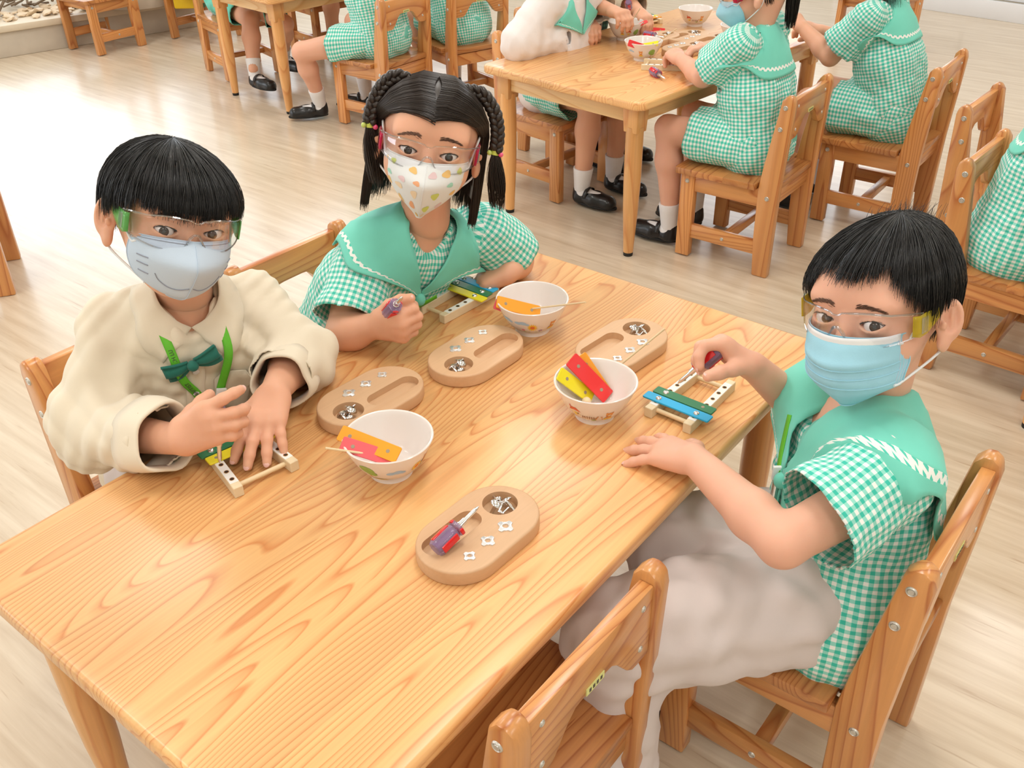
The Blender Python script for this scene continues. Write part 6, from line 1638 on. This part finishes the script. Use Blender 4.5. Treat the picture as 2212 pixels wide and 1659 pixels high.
# wrap-around cuffs of the gingham sleeves are part of the shirt mesh
# ================= background children
def bgkid(label, x, y, deg, ropt, hair, **kw):
    J, hc, f = seated(x, y, deg, **kw); J.update(ropt.pop('J', {})); yw = ropt.pop('yaw', deg); pt = ropt.pop('pitch', -12); rl = ropt.pop('roll', 0)
    hc = ropt.pop('hc', hc); R = head_frame(yw, pt, rl); o = dict(face=f, hb=.008, hs_=.007, hbot=.007, sfold=.0055, bfold=.005, ha=.005, hh=.0065, uvref=nv(CAMP-J['pel'])); o.update(ropt)
    k = make_kid(label, J, hc, R, o)
    if hair == 'pony':
        hm = lambda p: .05 if abs(p) < .7 else (.0 if abs(p) < 1.5 else -.055)
        hr = dome_hair(k.root, hc, R, 1, dict(r=(.083, .097, .082), c=(0, -.012, .034), hem=hm, crown=(0, -.06), jag=.004, inward=.5), M['hair'], 900, 5, rad=.0012)
        b = hc+R@np.array([0, -.105, .045]); rs_ = np.random.default_rng(2); L2 = []
        for i in range(420):
            a = rs_.uniform(0, 2*PI); rr = .012*math.sqrt(rs_.random()); e = np.array([rr*math.cos(a), rr*math.sin(a), 0]); ln = rs_.uniform(.15, .22)
            L2.append([b+R@(e*1.0+np.array([0, -.03*math.sin(min(1, t*3)*PI/2), .012*math.sin(min(1, t*3)*PI)]))+np.array([e[0], e[1], 0])*1.1*math.sin(t*PI*.8)+np.array([0, 0, -1])*ln*max(0, t-.08) for t in np.linspace(0, 1, 10)])
        locks(np.array(L2), np.full(420, .0013), 10, hr, 'ponytail', M['hair'])
    elif hair == 'long':
        girl_hair(k, hc, R, 1, M['hair'], 6, 900, -.15)
    else:
        hm = lambda p: .05 if abs(p) < .8 else (.0 if abs(p) < 1.6 else -.06)
        dome_hair(k.root, hc, R, 1, dict(r=(.086, .099, .084), c=(0, -.012, .034), hem=hm, jag=.004, inward=.3), M['hair'], 700, 5, rad=.0013)
    return k
def bcollar(k): return sailor_collar(k.root, k.sv, k.J, k.T, M['teal'], M['trim'], z_front=-.105, width=.145, shoulder=.13, n=41)
def bmask(k, m):
    sp = dict(SP1); build_mask(k.root, k.c, k.R, 1, sp, m)
cR = dict(fingers=dict(i=(5, 35, 40, 25), m=(1, 38, 42, 25), r=(-3, 42, 45, 25), p=(-6, 45, 45, 25)), thumb=(45, 30, 15, 15))
kA = bgkid('girl in a white cardigan and teal sailor collar, forearms on the upper centre table', .176, 3.33, -45, dict(J=dict(er=A_(1122, 92, .545)), shirt='cardigan', sleeve='long', st=.72, loose=.018, sl_=(.058, .060, .048), skin='skin2', ha=.003, handr=dict(cR), handl=dict(cR), bottoms='skirt', group=None, foot=[npv((.8, -.6, 0))]*2), 'long',
    wr=A_(1232, 78, .53), wl=A_(1275, 52, .55), lean=.06)
bcollar(kA); bmask(kA, M['mask_print']); cuff(kA, kA.J['er'], kA.J['wr'], .76, .045, .044, M['cardigan'], .03)
pB = npv(OB)+np.array([.70, .713, 0])*.68+np.array([-.715, .70, 0])*.19
kB = bgkid('child in cream shirt and dark green tartan vest at the top edge', pB[0], pB[1], -45, dict(shirt='cream', sleeve='long', st=.62, sl_=(.056, .058, .052), bottoms='shorts', bmat='tartan', skin='skin2', ha=.003, blacksock=True, sockh=.12, handr=dict(cR), handl=dict(cR)), 'short',
    wr=A_(1335, 30, .60), wl=A_(1385, 32, .56), lean=.08)
# tartan vest front
G = np.array([[kB.T((-.07+.14*a, .1, -.06-.22*b)) for b in np.linspace(0, 1, 8)] for a in np.linspace(0, 1, 8)]).reshape(-1, 3); G = kB.sv.project(G, .006, 8).reshape(8, 8, 3)
o = ob('tartan_vest', grid_mesh(G, uvs=np.array([[(a*.14, b*.22) for b in np.linspace(0, 1, 8)] for a in np.linspace(0, 1, 8)])), kB.root, M['tartan']); solid(o, .003, 1)
screwdriver(aim(Vector(A_(1358, 10, .62)), Vector(A_(1364, 45, .55)), .2), 'screwdriver held upright by the cream-sleeved child at the top', .9)
hcC = AD(1648, -12, 2.95)
kC = bgkid('ponytailed girl in a teal gingham dress seen from behind at the table corner', .7155, 2.75, 142.6, dict(shirt='ging2', sleeve='short', st=.72, sr_=(.052, .062), hs_=.0055, skin='skin3', ha=.0032, hh=.0035, yaw=165, pitch=-22, handr=dict(cR), handl=dict(cR), bottoms='skirt', loose=.016), 'pony',
    wl=A_(1470, 128, .55), wr=A_(1545, 118, .56), lean=.045, poleo=.6, headfwd=.015, headz=.10)
bcollar(kC); bmask(kC, M['mask_sky']); glasses(kC.root, kC.c, kC.R, 1, M['tipr'], M['rim'])
kD = bgkid('second girl in teal gingham seen from behind, a square sailor collar on her back', 1.205, 2.998, 142.6, dict(shirt='ging2', sleeve='short', st=.72, sr_=(.052, .062), hs_=.0055, skin='skin2', yaw=150, handr=dict(cR), handl=dict(cR), bottoms='skirt', loose=.016), 'long',
    lean=.10, headfwd=.06, headz=.135, wl=A_(1735, 60, .58))
bcollar(kD)
kE = bgkid('child in gingham top and plain teal shorts at the right edge, back to the camera', c1.x, c1.y, -41, dict(shirt='ging2', sleeve='short', hs_=.0055, skin='skin2', bottoms='shorts', bmat='tealplain', loose=.018, flare=.022), 'short', lean=.03)
bcollar(kE)
kF = bgkid('gingham-dressed child at top centre, bare leg and black strapped shoe stretched out', -.53, 4.11, 142, dict(shirt='ging2', sleeve='short', hs_=.0055, skin='skin3', bottoms='skirt', loose=.018,
    J=dict(kl=A_(652, 112, .31), al=A_(690, 212, .088)), foot=[npv((-.9, .1, 0)), npv((-.95, -.2, 0))]), 'pony', lean=.05, wl=AD(690, -12, 4.6))
kG = bgkid('child in plain teal dress facing the camera behind two thin table legs, bare knees', -1.33, 4.94, -54, dict(shirt='ging2', sleeve='short', skin='skin2', bottoms='shorts', bmat='tealplain', J=dict(kr=A_(540, 42, .32), kl=A_(615, 52, .32), ar=A_(548, 150, .12), al=A_(612, 112, .14)), foot=[npv((.7, -.6, 0))]*2), 'short', lean=.05)
kH = bgkid('child in gingham seen from behind on the chair with the glaring seat', -.2, 4.33, 124, dict(shirt='ging2', sleeve='short', skin='skin2', bottoms='skirt', loose=.02), 'short', lean=.08)
kJ = bgkid('child in teal behind the thin-legged table, mostly cut off by the top edge', -.96, 5.34, -50, dict(shirt='ging2', sleeve='short', skin='skin2', bottoms='shorts', bmat='tealplain'), 'short', lean=.05)
